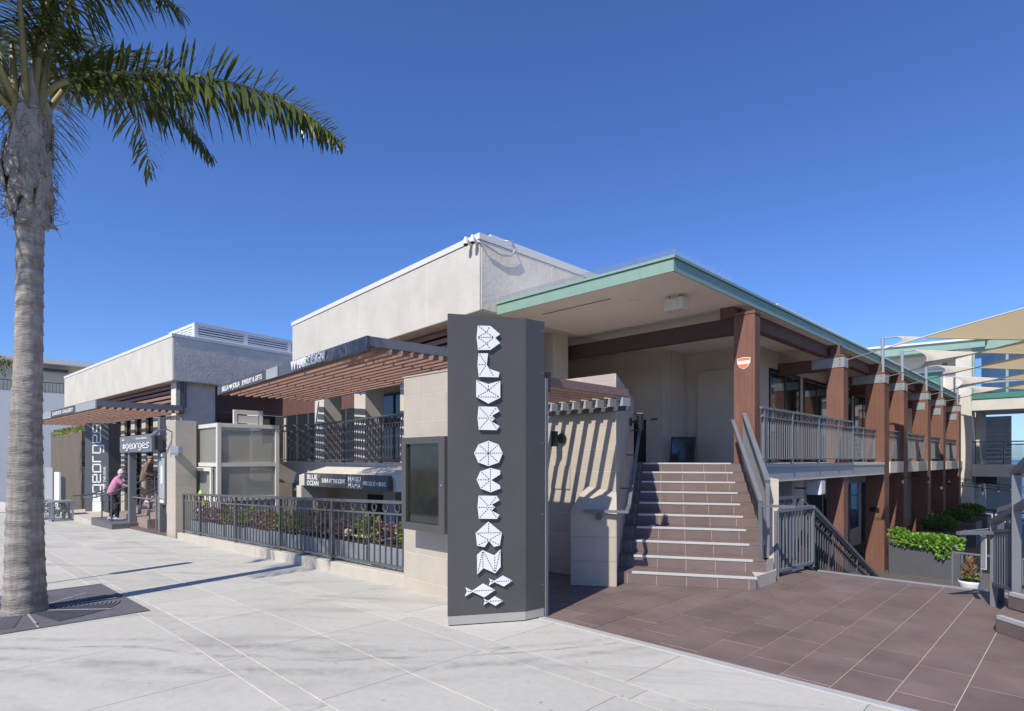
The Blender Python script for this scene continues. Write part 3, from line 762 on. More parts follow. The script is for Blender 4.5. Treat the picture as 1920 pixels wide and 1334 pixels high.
# porch roof with green edge
RZ = 4.6
roof = [Vector((-8.56, 8.22, 0)), Vector((-4.60, 8.22, 0)), Vector((-4.60, 36, 0)), Vector((-14, 36, 0)), Vector((-14, 16.2, 0)), Vector((-8.56, 16.2, 0))]
MB().prism([(q.x, q.y) for q in roof], RZ, RZ + .10).build('soffit', 'soffit', B)
rf = MB().prism([(q.x - .0, q.y) for q in roof], RZ + .101, RZ + .19).build('roof', 'coping', B)
MB().box(-8.50, -4.575, 8.19, 8.215, RZ - .01, RZ + .185).build('front_fascia', 'green', rf)
MB().box(-8.50, -4.545, 8.165, 8.24, RZ + .192, RZ + .235).build('front_drip_edge', 'green', rf)
MB().box(-4.598, -4.575, 8.216, 36, RZ - .01, RZ + .185).build('side_fascia', 'green', rf)
MB().box(-4.62, -4.545, 8.241, 36, RZ + .192, RZ + .235).build('side_drip_edge', 'green', rf)
# bird spikes along the edge
sp = MB()
for i in range(150):
    x = -8.45 + i * .0262
    for a in (-1, 0, 1):
        sp.bar((x, 8.21, RZ + .235), (x + a * .03, 8.21 - .02 * a, RZ + .35), .0022, .0022)
for i in range(40):
    y = 8.25 + i * .05
    for a in (-1, 1): sp.bar((-4.58, y, RZ + .235), (-4.58 + .03 * a, y + .01, RZ + .35), .0022, .0022)
stuff(sp.build('bird_spikes', 'steel', rf))
# higher roof step at the back
MB().box(-12, -5.2, 14.0, 34, RZ + .191, RZ + .62).build('upper_roof', 'coping', B)
MB().box(-12.06, -5.14, 13.94, 34.06, RZ + .621, RZ + .68).build('upper_roof_edge', 'louver', B)
MB().box(-9, -5.5, 11.9, 13.9, RZ + .191, RZ + .42).build('upper_roof', 'louver', B)
MB().box(-7.85, -6.2, 8.82, 8.845, RZ - .006, RZ - .001).build('soffit_vent', 'dark', B)
sv = MB().tube([(-6.0, 9.27, RZ - .012), (-6.0, 9.27, RZ + .01)], .12, 24).build('downlight', 'white', B)
MB().tube([(-6.0, 9.27, RZ - .016), (-6.0, 9.27, RZ - .0125)], .095, 24).build('downlight_lens', 'soffit', B)
# loudspeaker under the soffit
s = thing('soffit_loudspeaker', (-5.27, 9.45, 4.3), 'square ivory loudspeaker hanging under the porch ceiling', 'loudspeaker')
MB().box(-5.45, -5.09, 9.40, 9.62, 4.33, 4.545).build('cabinet', 'offwhite', s, bevel=.01)
MB().box(-5.36, -5.18, 9.388, 9.399, 4.37, 4.51).build('grille', 'offwhite', s)
MB().box(-5.34, -5.20, 9.46, 9.56, 4.546, 4.60).build('bracket', 'offwhite', s)

# columns, plates and beams of the porch
cols = [(10.9, .25, 1.61), (16.4, .4, -1.7), (20.5, .6, -1.7), (23.1, .6, -1.7), (27.15, .6, -1.7), (30.45, .6, -1.7), (34.6, .6, -1.7)]
for i, (y, dy, zb) in enumerate(cols):
    x0, x1 = (-4.83, -4.43) if i < 2 else (-4.94, -4.43)
    ztop = 4.40 if i == 0 else 4.30 - .012 * i
    c = MB().box(x0, x1, y, y + dy, zb, ztop).build('column', 'column', B, bevel=.008)
    MB().box(x0 - .012, x1 + .012, y - .012, y + dy + .012, ztop + .001, ztop + .05).build('cap', 'column', c)
    if i:
        pl = MB().box(x0 - .35, x1 + .006, y - .014, y - .002, ztop - .27, ztop - .02).box(x1 + .002, x1 + .016, y - .01, y + dy * .8, ztop - .27, ztop - .02)
        pl.build('steel_strap', 'steel', c)
        for zz in (.07, .2):
            MB().tube([(x1 - .08, y - .014, ztop - zz), (x1 - .08, y - .026, ztop - zz)], .013, 8).build('bolt', 'black', c)
        MB().box(x0 - 4.2, x0 - .002, y + .02, y + .3, ztop - .31, ztop - .01).build('beam', 'beam', B)
        MB().box(x0 + .05, x1 - .1, y + .05, y + .3, ztop + .051, RZ - .002).build('strut', 'beam', B)
    if i > 3:
        MB().box(x0 + .13, x0 + .42, y - .016, y - .004, ztop - .66, ztop - .38).build('steel_plate', 'steel', c)
    if i > 1:
        MB().tube([(-4.52, y + .2, ztop + .05), (-4.52, y + .2, 5.40 - .06 * (i - 2))], .052, 10).build('sail_pole', 'steel', c)
MB().box(-9.5, -4.832, 10.94, 11.12, 4.08, 4.39).build('beam', 'beam_dark', B)
MB().box(-5.10, -4.84, 10.90, 11.14, 4.391, RZ - .002).build('strut', 'beam', B)
MB().box(-4.98, -4.80, 11.151, 16.39, 4.31, 4.597).build('beam', 'beam', B)
for a, b in ((16.81, 20.49), (21.11, 23.09), (23.71, 27.14), (27.76, 30.44), (31.06, 34.59)):
    MB().box(-5.0, -4.82, a, b, 4.31, 4.597).build('beam', 'beam', B)
# shield sticker on the near column
col0 = [o for o in B.children if o.name.startswith('column')][0]
sh = [(-4.763, 3.585), (-4.635, 3.60), (-4.507, 3.585), (-4.512, 3.49), (-4.56, 3.41), (-4.635, 3.372), (-4.71, 3.41), (-4.758, 3.49)]
k = MB().ext([(a, 10.896, z) for a, z in sh], (0, -.003, 0)).build('shield_sticker', 'white', col0)
cx, cz = -4.635, 3.49
MB().ext([(cx + (a - cx) * .9, 10.8925, cz + (z - cz) * .9) for a, z in sh], (0, -.002, 0)).build('shield_field', 'orange', k)
MB().box(-4.745, -4.525, 10.889, 10.8902, 3.47, 3.535).build('shield_band', 'white', k)
# small notice on the next tall column
nt = MB().box(-4.80, -4.56, 20.46, 20.48, .1, .22).build('notice_plate', 'black', B)

# deck slab
dk = [Vector((-4.47, 11.0, 0)), Vector((-4.47, 36, 0)), Vector((-24, 36, 0)), Vector((-24, 12, 0)), Vector((-17.6, 12, 0)), Vector((-17.6, 7.3, 0)), Vector((-16.75, 7.22, 0)), Vector((-15.7, 7.78, 0)), Vector((-10.5, 7.2, 0)), Vector((-8.0, 7.1, 0)), Vector((-6.6, 9.95, 0)), SP(UL, 3.86), SP(UR, 3.86)]
MB().prism([(q.x, q.y) for q in dk], 1.28, 1.60).build('deck_slab', 'stucco_tan', B)
MB().box(-4.465, -4.40, 11.0, 20.4, 1.53, 1.60).build('deck_edge', 'stucco', B)
MB().box(-4.465, -4.415, 11.0, 20.4, 1.27, 1.529).build('deck_fascia', 'panel_grey', B)
MB().box(-4.465, -4.405, 11.0, 20.4, 1.24, 1.268).build('deck_edge', 'stucco', B)
MB().box(-4.60, -4.50, 10.90, 10.995, -.5, 1.279).build('deck_pier', 'stucco', B)
for a, b in ((21.2, 23.0), (23.8, 27.1), (27.8, 30.4), (31.1, 34.5)):
    MB().box(-4.465, -4.42, a, b, 1.26, 1.62).build('deck_edge', 'stucco', B)

# upper-floor walls under the porch
W = lambda x0, x1, y0, y1, z0, z1, m='stucco_tan', n='wall': MB().box(x0, x1, y0, y1, z0, z1).build(n, m, B)
W(-12.0, -8.0, 13.75, 14.2, 1.6, RZ - .002)
W(-8.25, -7.98, 14.201, 15.2, 1.6, RZ - .003)
W(-7.979, -6.35, 15.0, 15.3, 1.6, RZ - .002)
W(-6.349, -6.05, 15.0, 36, 1.6, RZ - .004)
W(-9.3, -8.75, 10.2, 10.75, 1.6, RZ - .002, 'stucco_tan', 'pier')
W(-12.0, -11.7, 9.9, 13.749, 1.6, RZ - .003)
W(-7.6, -6.75, 14.90, 14.998, 1.6, 4.05, 'stucco_tan', 'recess_panel')
MB().box(-8.92, -8.5, 13.72, 13.748, 1.6, 2.75).build('doorway', 'dark', B)
MB().box(-8.35, -8.15, 13.74, 13.749, 2.72, 2.78).build('notice_plate', 'metal', B)
# glazing along the porch
for j, y in enumerate((15.8, 18.4, 21.0, 23.6, 26.2)):
    fr = MB().box(-6.06, -6.02, y, y + .08, 1.62, 4.1).box(-6.06, -6.02, y + 2.2, y + 2.28, 1.62, 4.1).box(-6.06, -6.02, y + .081, y + 2.199, 4.02, 4.1).box(-6.06, -6.02, y + 1.1, y + 1.16, 1.62, 4.019)
    wf = fr.build('window_frame', 'black', B)
    MB().box(-6.045, -6.035, y + .081, y + 1.099, 1.62, 4.0).build('pane', 'window', wf)
    MB().box(-6.045, -6.035, y + 1.161, y + 2.199, 1.62, 4.0).build('pane', 'window', wf)
tv = thing('black_panel', (-7.5, 13.75, 1.61), 'square black panel leaning at the back of the shaded landing', 'panel')
MB().obox((-7.78, 13.70, 1.605), (.62, .12, 0), (-.01, .05, 0), (0, .10, .66)).build('body', 'black', tv)
MB().obox((-7.73, 13.692, 1.65), (.52, .10, 0), (-.001, .004, 0), (0, .085, .56)).build('screen', 'window', tv)

# lower level under the deck
W(-12, -6.6, 16.4, 16.7, -1.7, 1.27, 'stucco_tan')
W(-6.9, -6.6, 16.701, 36, -1.7, 1.27, 'stucco_tan')
W(-5.6, -5.05, 14.6, 15.4, -1.7, 1.27, 'stucco', 'pier')
MB().box(-11, -6.65, 16.37, 16.398, -1.69, 1.2).build('dark_panel', 'dark', B)  # near-black sheet over the wall stands in for deep shade under the deck
W(-14, -4.97, 36.06, 36.3, -1.7, 4.597, 'stucco_tan')
for y in (17.2, 20.4, 23.6, 26.8, 30.0):
    MB().box(-6.598, -6.58, y, y + 1.5, -1.68, .75).build('door', 'dark', B)
    MB().box(-6.598, -6.57, y + 1.65, y + 2.7, -1.0, .75).build('window', 'window', B)
sp2 = thing('outdoor_loudspeaker', (-4.9, 14.2, .8), 'white box loudspeaker on the pier below the upper deck', 'loudspeaker')
MB().box(-4.74, -4.42, 14.6, 14.9, .86, 1.20).build('cabinet', 'white', sp2, bevel=.015)
MB().box(-4.415, -4.405, 14.63, 14.87, .89, 1.17).build('grille', 'offwhite', sp2)
MB().tube([(-5.04, 14.75, 1.0), (-4.74, 14.75, 1.0)], .02, 8).build('bracket', 'metal', sp2)

# porch railings
h = thing('porch_railing', (-4.38, 14, 1.6), 'charcoal balcony railing in front of the brown porch post, right of the stairs', 'railing')
railing(h, (-4.375, 11.05, 1.60), (-4.375, 16.95, 1.60), h=1.05, step=.118, rings=True, posts=(0.02, .27, .55, .79, 1), mt='metal_lt', low=.1)
h = thing('porch_railing', (-4.7, 19, 1.6), 'short set-back balcony railing ending at the first tall brown column', 'railing')
railing(h, (-4.66, 16.98, 1.60), (-4.66, 20.48, 1.60), h=.98, step=.12, rings=True, posts=(.03, .6, .97), mt='metal_lt', low=.1)
lab = ['second', 'third', 'fourth', 'last']
for i, (a, b) in enumerate(((21.12, 23.08), (23.72, 27.13), (27.77, 30.43), (31.07, 34.58))):
    h = thing('porch_railing', (-4.6, a, 1.6), 'balcony railing in the %s gap between the tall brown columns' % lab[i], 'railing')
    railing(h, (-4.55, a, 1.62), (-4.55, b, 1.62), h=.98, step=.15, rings=True, posts=(0.02, .98), mt='metal_lt', low=.1)

# ------------------------------------------------------------ street side of the upper floor
W(-25, -11.6, 11.2, 11.5, 1.6, RZ - .002)
for x0, x1 in ((-12.9, -12.3), (-15.2, -14.6), (-17.6, -17.0)):
    W(x0, x1, 8.9, 9.5, 1.6, RZ - .002, 'stucco', 'pier')
W(-17.6, -8.8, 8.95, 9.4, 3.75, RZ - .004, 'stucco_tan', 'lintel')
for j in range(6):
    x = -17.5 + j * .98
    fr = MB().box(x, x + .06, 11.12, 11.198, 1.61, 3.9).box(x + .061, x + .979, 11.12, 11.198, 3.82, 3.9).build('window_frame', 'beam_dark', B)
    MB().box(x + .061, x + .979, 11.15, 11.17, 1.62, 3.815).build('pane', 'window', fr)
MB().box(-25, -17.55, 11.13, 11.198, 3.55, RZ - .006).build('header', 'beam', B)
for j in range(7):
    x = -24.6 + j * 1.0
    fr = MB().box(x, x + .07, 11.12, 11.198, 1.61, 3.54).build('window_frame', 'metal', B)
    MB().box(x + .071, x + .999, 11.15, 11.17, 1.62, 3.53).build('pane', 'window', fr)
for j in range(4):
    x = -11.6 + j * .72
    fr = MB().box(x, x + .05, 9.3, 9.36, 1.61, 3.74).box(x + .67, x + .72, 9.3, 9.36, 1.61, 3.74).box(x + .051, x + .669, 9.3, 9.36, 3.66, 3.74).build('window_frame', 'black', B)
    MB().box(x + .051, x + .669, 9.32, 9.33, 1.62, 3.655).build('pane', 'window', fr)
# slatted screen below the parapet block
scr = thing('slat_screen', T0 + ND * .5 + UP * 3.7, 'horizontal brown slats closing the gap below the tall cream parapet', 'slat screen')
for j in range(5):
    z = 3.80 + j * .165
    MB().obox(T0 + ND * .42 + UP * z + D * .35, D * 9.3, ND * .05, UP * .105).build('slat', 'wood', scr)
for q in (.3, 3.3, 6.3, 9.68):
    MB().obox(T0 + ND * .475 + UP * 3.70 + D * q, D * .09, ND * .08, UP * .89).build('post', 'metal', scr)
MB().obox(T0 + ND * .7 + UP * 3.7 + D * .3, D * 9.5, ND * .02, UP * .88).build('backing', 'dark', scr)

def pergola(t, o, d, nd, length, depth, z0, z1, nsl, fascia, edge_x=True, cross=4):
    """flat slatted canopy: o = right front corner on plan, d = along the street, nd = towards the wall"""
    o = Vector(o)
    MB().obox(o + UP * z0, d * length, nd * .05, UP * (z1 - z0)).build('fascia', fascia, t)
    MB().obox(o + nd * .051 + UP * (z0 + .07), d * .06, nd * (depth - .05), UP * (z1 - z0 - .075)).build('edge_beam', 'metal_lt', t)
    MB().obox(o + nd * .051 + d * (length - .06) + UP * (z0 + .07), d * .06, nd * (depth - .05), UP * (z1 - z0 - .075)).build('edge_beam', 'metal_lt', t)
    for j in range(nsl):
        q = .10 + (depth - .2) * j / (nsl - 1)
        MB().obox(o + nd * q + d * .065 + UP * (z0 - .005), d * (length - .13), nd * .085, UP * .09).build('slat', 'wood', t)
    for j in range(cross):
        q = length * (j + .5) / cross
        MB().obox(o + nd * .06 + d * q + UP * (z0 + .072), d * .05, nd * (depth - .07), UP * .07).build('cross_beam', 'beam_dark', t)
        for i in range(nsl):
            qq = .10 + (depth - .2) * i / (nsl - 1)
            MB().obox(o + nd * (qq + .06) + d * (q - .05) + UP * (z0 + .01), d * .05, nd * .05, UP * .06).build('hanger', 'beam_dark', t)

PO = Vector((-8.53, 5.23, 0))
pg = thing('street_pergola', PO + D * 4.5 + UP * 3.5, 'large brown slatted canopy with a charcoal fascia above the patio', 'pergola')
pergola(pg, PO, D, ND, 9.05, 2.75, 3.50, 3.735, 13, 'metal')
# signs on its fascia
fx = lambda q, z, dn: PO + D * q + UP * z - ND * dn
a = MB().obox(fx(4.97, 3.495, .012), D * 3.85, -ND * .004 + Vector((0, 0, 0)), UP * .245)
sgn = thing('fascia_sign', fx(7.6, 3.5, .02), 'dark fascia sign reading BELLA JOLLA Jewelry & Gifts', 'sign')
a.build('panel', 'sign', sgn)
text('BELLA', .185, 'white', sgn, fx(8.52, 3.548, .021), -D, ext=.003, width=.64)
text('JOLLA', .185, 'white', sgn, fx(7.50, 3.548, .021), -D, ext=.003, width=.62)
hp = []
for i in range(20):
    tt = 2 * math.pi * i / 20
    hx, hz = 16 * math.sin(tt) ** 3, 13 * math.cos(tt) - 5 * math.cos(2 * tt) - 2 * math.cos(3 * tt) - math.cos(4 * tt)
    hp.append(fx(7.69, 3.612, .017) - D * hx * .0088 + UP * hz * .0045)
MB().ext(hp, -ND * .006).build('heart_emblem', 'white', sgn)
text('JEWELRY & GIFTS', .165, 'white', sgn, fx(6.72, 3.555, .021), -D, ext=.002, width=1.53)
jp = MB().obox(fx(4.18, 3.503, .010), D * .76, -ND * .006, UP * .23).build('joint_panel', 'panel_grey', pg)
sgn = thing('fascia_sign', fx(3.6, 3.6, .02), 'white raised letters VV HAIR DESIGN on the canopy fascia', 'sign')
text('VV HAIR DESIGN', .255, 'white', sgn, fx(3.30, 3.53, .03), -D, ext=.016, width=1.66)
# ------------------------------------------------------------ street balcony railing, awning
rp = [Vector((-16.7, 7.29, 1.60)), Vector((-15.68, 7.84, 1.60)), Vector((-8.9, 7.13, 1.60))]
h = thing('balcony_railing', (-13, 7.5, 1.6), 'dark railing with rings along the upper terrace above the patio', 'railing')
railing(h, rp[0], rp[1], h=1.05, step=.13, posts=(0.02,), mt='metal')
railing(h, rp[1], rp[2], h=1.05, step=.135, posts=(0, .32, .62, .9), mt='metal')
aw = thing('patio_awning', (-11.5, 6.9, 1.0), 'cream canvas awning above the sunken patio behind its sign', 'awning')
ax0, ax1 = -13.9, -8.0
c = MB()
c.hexa([(ax0, 6.62, 1.05), (ax1, 6.50, 1.05), (ax1, 7.3, 1.05), (ax0, 7.5, 1.05), (ax0, 6.62, 1.30), (ax1, 6.50, 1.30), (ax1, 7.14, 1.50), (ax0, 7.34, 1.50)])
c.build('canvas', 'canvas', aw)
MB().box(-14.0, -13.75, 6.6, 7.3, .7, 1.04).build('valance_end', 'canvas', aw)
sgn = thing('awning_sign', (-11.4, 6.4, 1.05), 'dark box sign for Blue Ocean sushi and Haru Mama noodles above the patio', 'sign')
AX0, AX1, AY = -13.18, -9.69, 6.40
MB().box(AX0, AX1, AY, AY + .10, 1.06, 1.365).build('panel', 'sign', sgn, bevel=.004)
X1 = (1, 0, 0)
def bl(s, q, z, sz, w): text(s, sz, 'white', sgn, (AX0 + q, AY - .004, z), X1, ext=.002, width=w)
bl('BLUE', .14, 1.225, .155, .50); bl('OCEAN', .14, 1.085, .155, .56)
MB().box(AX0 + .70, AX0 + .74, AY - .004, AY - .001, 1.29, 1.30).box(AX0 + .75, AX0 + .77, AY - .004, AY - .001, 1.325, 1.34).build('fish_emblem', 'white', sgn)
bl('SUSHI AT THE COVE', .86, 1.165, .125, 1.02)
bl('HARU', 2.0, 1.228, .135, .50); bl('MAMA', 2.0, 1.085, .135, .50)
MB().box(AX0 + 2.0, AX0 + 2.5, AY - .003, AY - .001, 1.205, 1.211).build('rule', 'white', sgn)
bl('NOODLES + BUNS', 2.6, 1.155, .115, .82)

# sunken patio back wall and openings
W(-18, -7.0, 9.0, 9.3, -1.72, 1.27, 'stucco_tan')
W(-18.4, -18.001, 5.3, 15, -1.9, 1.45, 'stucco_tan')
for x0, x1, z0, z1 in ((-11.6, -10.2, -1.7, .72), (-10.15, -9.0, -1.2, .62), (-8.9, -7.4, -1.7, .72), (-14.6, -13.2, -1.0, .7)):
    MB().box(x0, x1, 8.97, 8.998, z0, z1).build('dark_panel', 'dark', B)
W(-12.3, -11.8, 8.0, 8.5, -1.72, 1.27, 'stucco', 'pier')
W(-16.4, -15.8, 7.6, 8.1, -1.72, 1.27, 'stucco', 'pier')
W(-7.3, -6.9, 5.3, 9.0, -1.72, 1.27, 'stucco_tan')
MB().tube([(-13.6, 8.2, .95), (-12.9, 8.2, .95), (-12.7, 8.2, 1.05), (-12.7, 8.2, 1.28)], .07, 10).build('pipe', 'stucco_tan', B)
MB().prism([(-16.75, 7.15), (-15.7, 7.72), (-14.2, 7.55), (-14.2, 8.2), (-16.75, 8.2)], 1.02, 1.279).build('deck_corner', 'stucco', B)

# ------------------------------------------------------------ planters behind the street fence
def leaf_cloud(mb, c, rad, n, size, upw=.5, jit=1.0, narrow=.45):
    for _ in range(n):
        while True:
            p = Vector((random.uniform(-1, 1), random.uniform(-1, 1), random.uniform(-1, 1)))
            if p.length < 1: break
        q = Vector(c) + Vector((p.x * rad[0], p.y * rad[1], p.z * rad[2]))
        d = (p.normalized() * jit + Vector((random.uniform(-.6, .6), random.uniform(-.6, .6), upw + random.uniform(-.5, .5)))).normalized()
        sd = d.cross(Vector((random.uniform(-1, 1), random.uniform(-1, 1), random.uniform(-1, 1)))).normalized()
        L = size * random.uniform(.6, 1.3); w = L * narrow * .5
        m = q + d * L * .55; e = q + d * L - UP * L * .12
        mb.quadv([q - sd * w * .3, m - sd * w, e, m + sd * w, q + sd * w * .3])
def rosette(mb, c, r, n=14, tilt=.5):
    for k in range(n):
        t = 2 * math.pi * k / n + random.uniform(-.2, .2); el = random.uniform(.2, 1.2) * tilt + .2
        d = Vector((math.cos(t) * math.cos(el), math.sin(t) * math.cos(el), math.sin(el))); sd = d.cross(UP).normalized()
        L = r * random.uniform(.7, 1.1); w = L * .16
        mb.quadv([Vector(c) - sd * w * .6, Vector(c) + d * L * .6 - sd * w, Vector(c) + d * L, Vector(c) + d * L * .6 + sd * w, Vector(c) + sd * w * .6])
kinds = ['leaf_pink', 'leaf_yellow', 'leaf_pink', 'leaf_yellow', 'leaf_red', 'leaf_pink', 'leaf_yellow', 'leaf_yellow', 'leaf_pink', 'leaf_red']
desc = {'leaf_pink': 'dusty pink succulents', 'leaf_yellow': 'yellow-green shrubs', 'leaf_red': 'reddish wispy shrubs'}
nth = ['first', 'second', 'third', 'fourth', 'fifth', 'sixth', 'seventh', 'eighth', 'ninth', 'tenth']
for i in range(8):
    x1 = -6.6 - i * 1.16; x0 = x1 - 1.10; xm = (x0 + x1) / 2; gz = ground(xm) + .17
    pt = thing('fence_planter', (xm, 4.95, gz), 'grey planter box behind the street fence, %s from the menu pillar' % nth[i], 'planter', 'planter boxes behind the street fence')
    b = MB().box(x0, x1, 4.74, 5.14, gz, gz + .30).build('box', 'planter_lt', pt, bevel=.006)
    MB().box(x0 + .02, x1 - .02, 4.76, 5.12, gz + .302, gz + .312).build('soil', 'soil', pt)
    for j in range(2):
        kd = kinds[(i * 2 + j) % len(kinds)]
        pm = MB(); px_ = x0 + .28 + j * .55; hgt = random.uniform(.14, .24) if kd != 'leaf_pink' else .2
        pc = Vector((px_, 4.94, gz + .31))
        if kd == 'leaf_pink':
            for _ in range(34): rosette(pm, (px_ + random.uniform(-.25, .25), 4.94 + random.uniform(-.16, .16), gz + .33 + random.uniform(0, .28)), random.uniform(.07, .13), 12)
        else:
            leaf_cloud(pm, pc + UP * hgt, (.27, .18, hgt), 230, .07, .5, 1, .42)
            for _ in range(9): pm.tube([pc + Vector((random.uniform(-.08, .08), random.uniform(-.06, .06), 0)), pc + Vector((random.uniform(-.2, .2), random.uniform(-.14, .14), hgt * random.uniform(1.3, 2.1)))], [.006, .003], 4)
        side = ('left', 'right')[j]
        po = pm.build('planting', kd, None)
        tag(po, '%s in the %s half of the %s fence planter from the menu pillar' % (desc[kd], side, nth[i]), 'plant', 'plants behind the street fence')

# ------------------------------------------------------------ glazed platform lift
lf = thing('platform_lift', (-16.4, 5.85, -.3), 'ivory framed glass platform lift enclosure behind the street fence', 'lift')
lx0, lx1, ly0, ly1, lz0, lz1 = -17.30, -15.55, 5.27, 6.85, -1.72, 2.60
for x in (lx0, lx1 - .10):
    for y in (ly0, ly1 - .10):
        MB().box(x, x + .10, y, y + .10, lz0, lz1).build('post', 'offwhite', lf, bevel=.006)
for z in (2.50, 1.50, .62, -.35):
    zz = z; hh = .099
    MB().box(lx1 - .095, lx1 - .005, ly0 + .101, ly1 - .101, zz, zz + hh).build('rail', 'offwhite', lf)
    MB().box(lx0 + .101, lx1 - .101, ly0 + .005, ly0 + .095, zz, zz + hh).build('rail', 'offwhite', lf)
    MB().box(lx0 + .101, lx1 - .101, ly1 - .095, ly1 - .005, zz, zz + hh).build('rail', 'offwhite', lf)
    MB().box(lx0 + .005, lx0 + .095, ly0 + .101, ly1 - .101, zz, zz + hh).build('rail', 'offwhite', lf)
for za, zb in ((1.60, 2.499), (.72, 1.499), (-.25, .619)):
    MB().box(lx1 - .055, lx1 - .045, ly0 + .102, ly1 - .102, za, zb).build('pane', 'lift_glass', lf)
    MB().box(lx0 + .102, lx1 - .102, ly0 + .045, ly0 + .055, za, zb).build('pane', 'lift_glass', lf)
    MB().box(lx0 + .045, lx0 + .055, ly0 + .102, ly1 - .102, za, zb).build('pane', 'stucco_tan', lf)
    MB().box(lx0 + .102, lx1 - .102, ly1 - .055, ly1 - .045, za, zb).build('pane', 'lift_glass', lf)
df = MB().box(lx0 + .12, lx0 + .20, ly0 - .04, ly0 - .002, -.25, 1.48).box(lx1 - .42, lx1 - .32, ly0 - .04, ly0 - .002, -.25, 1.48).box(lx0 + .201, lx1 - .421, ly0 - .04, ly0 - .002, 1.38, 1.48).box(lx0 + .201, lx1 - .421, ly0 - .04, ly0 - .002, .30, .38)
df.build('door_frame', 'offwhite', lf)
hd = MB().box(lx1 - .9, lx1 - .05, ly1 - .5, ly1 - .42, lz1, lz1 + .36).box(lx1 - .13, lx1 - .05, ly0 + .5, ly1 - .51, lz1 + .25, lz1 + .36).box(lx1 - .13, lx1 - .05, ly0 + .42, ly0 + .499, lz1 + .001, lz1 + .36)
hd.build('hoist_frame', 'offwhite', lf)
MB().box(lx1 - .12, lx1 - .06, ly0 + .52, ly1 - .54, lz1 + .02, lz1 + .22).build('header_panel', 'offwhite', lf)
nb = MB().box(lx0 + .55, lx0 + .95, ly0 - .055, ly0 - .043, .44, .66).build('yellow_notice', 'yellow', lf)
MB().tube([(lx0 + .72, ly0 - .06, .66), (lx0 + .72, ly0 - .06, .80), (lx0 + .72, ly0 - .06, .88)], [.06, .055, .02], 10).build('lime_handle', 'lime', lf)

# left tiled pillar with its lamp, key box and menu
p = thing('tiled_pillar', (-17.3, 4.9, -.35), 'beige tiled pillar at the far end of the street fence beside the stairs entrance', 'pillar')
MB().box(-17.70, -16.95, 4.72, 5.22, -.6, 2.70).build('core', 'grout', p)
clad(p, (-17.70, 4.72, -.4), (1, 0, 0), .75, -.4, 2.70, .34, .75, bond=0)
clad(p, (-16.95, 4.72, -.4), (0, 1, 0), .50, -.4, 2.70, .34, .5, bond=0)
m = thing('door_closer_box', (-16.6, 4.95, 1.9), 'silver box bracketed beside the lift door top', 'control box')
MB().box(-16.98, -16.30, 4.60, 4.70, 1.83, 2.02).build('housing', 'steel', m, bevel=.005)
MB().box(-16.93, -16.40, 4.62, 4.70, 1.79, 1.829).build('base', 'panel_grey', m)
m = thing('picture_light', (-17.5, 4.6, 2.2), 'small bent-arm lamp on the far tiled pillar', 'lamp')
MB().tube([(-17.15, 4.70, 2.40), (-17.15, 4.55, 2.48), (-17.3, 4.42, 2.42)], .014, 8).build('arm', 'metal', m)
MB().tube([(-17.3, 4.42, 2.43), (-17.55, 4.32, 2.30)], [.035, .055], 10).build('shade', 'metal_lt', m)
MB().tube([(-17.15, 4.69, 2.42), (-17.15, 4.68, 1.95), (-17.25, 4.69, 1.75)], .008, 6).build('cable', 'black', m)

# ------------------------------------------------------------ left wing
LB = thing('left_wing', (-30, 9, -1), 'cream stucco wing with a sloping-looking parapet and slatted canopy on the left', 'building')
DL = V2(-177.3); NL = Vector((-DL.y, DL.x, 0)); NL = NL if NL.y > 0 else -NL
L0 = Vector((-24.12, 6.61, 0)); L1 = L0 + DL * 16.95; DR = V2(100)
LBk = L0 + DR * 9
MB().prism([(q.x, q.y) for q in (L0, LBk, LBk + DL * 15, L1)], 4.60, 6.22).build('parapet_block', 'stucco', LB, bevel=.02)
MB().prism([(q.x, q.y) for q in inset([L0, LBk, LBk + DL * 15, L1], .04)], 6.222, 6.34).build('coping', 'coping', LB)
DN_ = Vector((DR.y, -DR.x, 0))
MB().obox(L0 + DR * .04 + DN_ * .003 + UP * 4.63, DR * 8.9, DN_ * .012, UP * 1.58).build('trowelled_face', 'stucco_rough', LB)
# roof louvre screen
ls = thing('roof_louvres', L0 + UP * 6.3, 'white louvred equipment screen on the roof of the left wing', 'roof louvre')
so = L0 + DR * .9 + DL * .25
for j in range(4):
    q = so + DR * (2.05 * j) + UP * 6.35
    fr = MB().obox(q, DR * .14, DL * .08, UP * .62).obox(q + DR * .141, DR * 1.908, DL * .08, UP * .10).obox(q + DR * .141 + UP * .50, DR * 1.908, DL * .08, UP * .12)
    f_ = fr.build('louvre_frame', 'louver', ls)
    for k_ in range(4):
        MB().obox(q + DR * .15 + UP * (.12 + .095 * k_) + DL * .02, DR * 1.89, DL * .05 - UP * .0 + Vector((0, 0, 0)), UP * .055).build('blade', 'louver', f_)
    MB().obox(q + DR * .15 + UP * .101 + DL * .09, DR * 1.89, DL * .01, UP * .39).build('backing', 'metal', f_)
for j in range(2):
    q = so + DL * (.1 + 1.35 * j) + UP * 6.35
    fr = MB().obox(q, DL * .10, DR * .08, UP * .60).obox(q + DL * .101, DL * 1.24, DR * .08, UP * .10).obox(q + DL * .101 + UP * .50, DL * 1.24, DR * .08, UP * .10)
    f_ = fr.build('louvre_frame', 'louver', ls)
    for k_ in range(4):
        MB().obox(q + DL * .11 + UP * (.12 + .095 * k_) + DR * .02, DL * 1.22, DR * .05, UP * .055).build('blade', 'louver', f_)
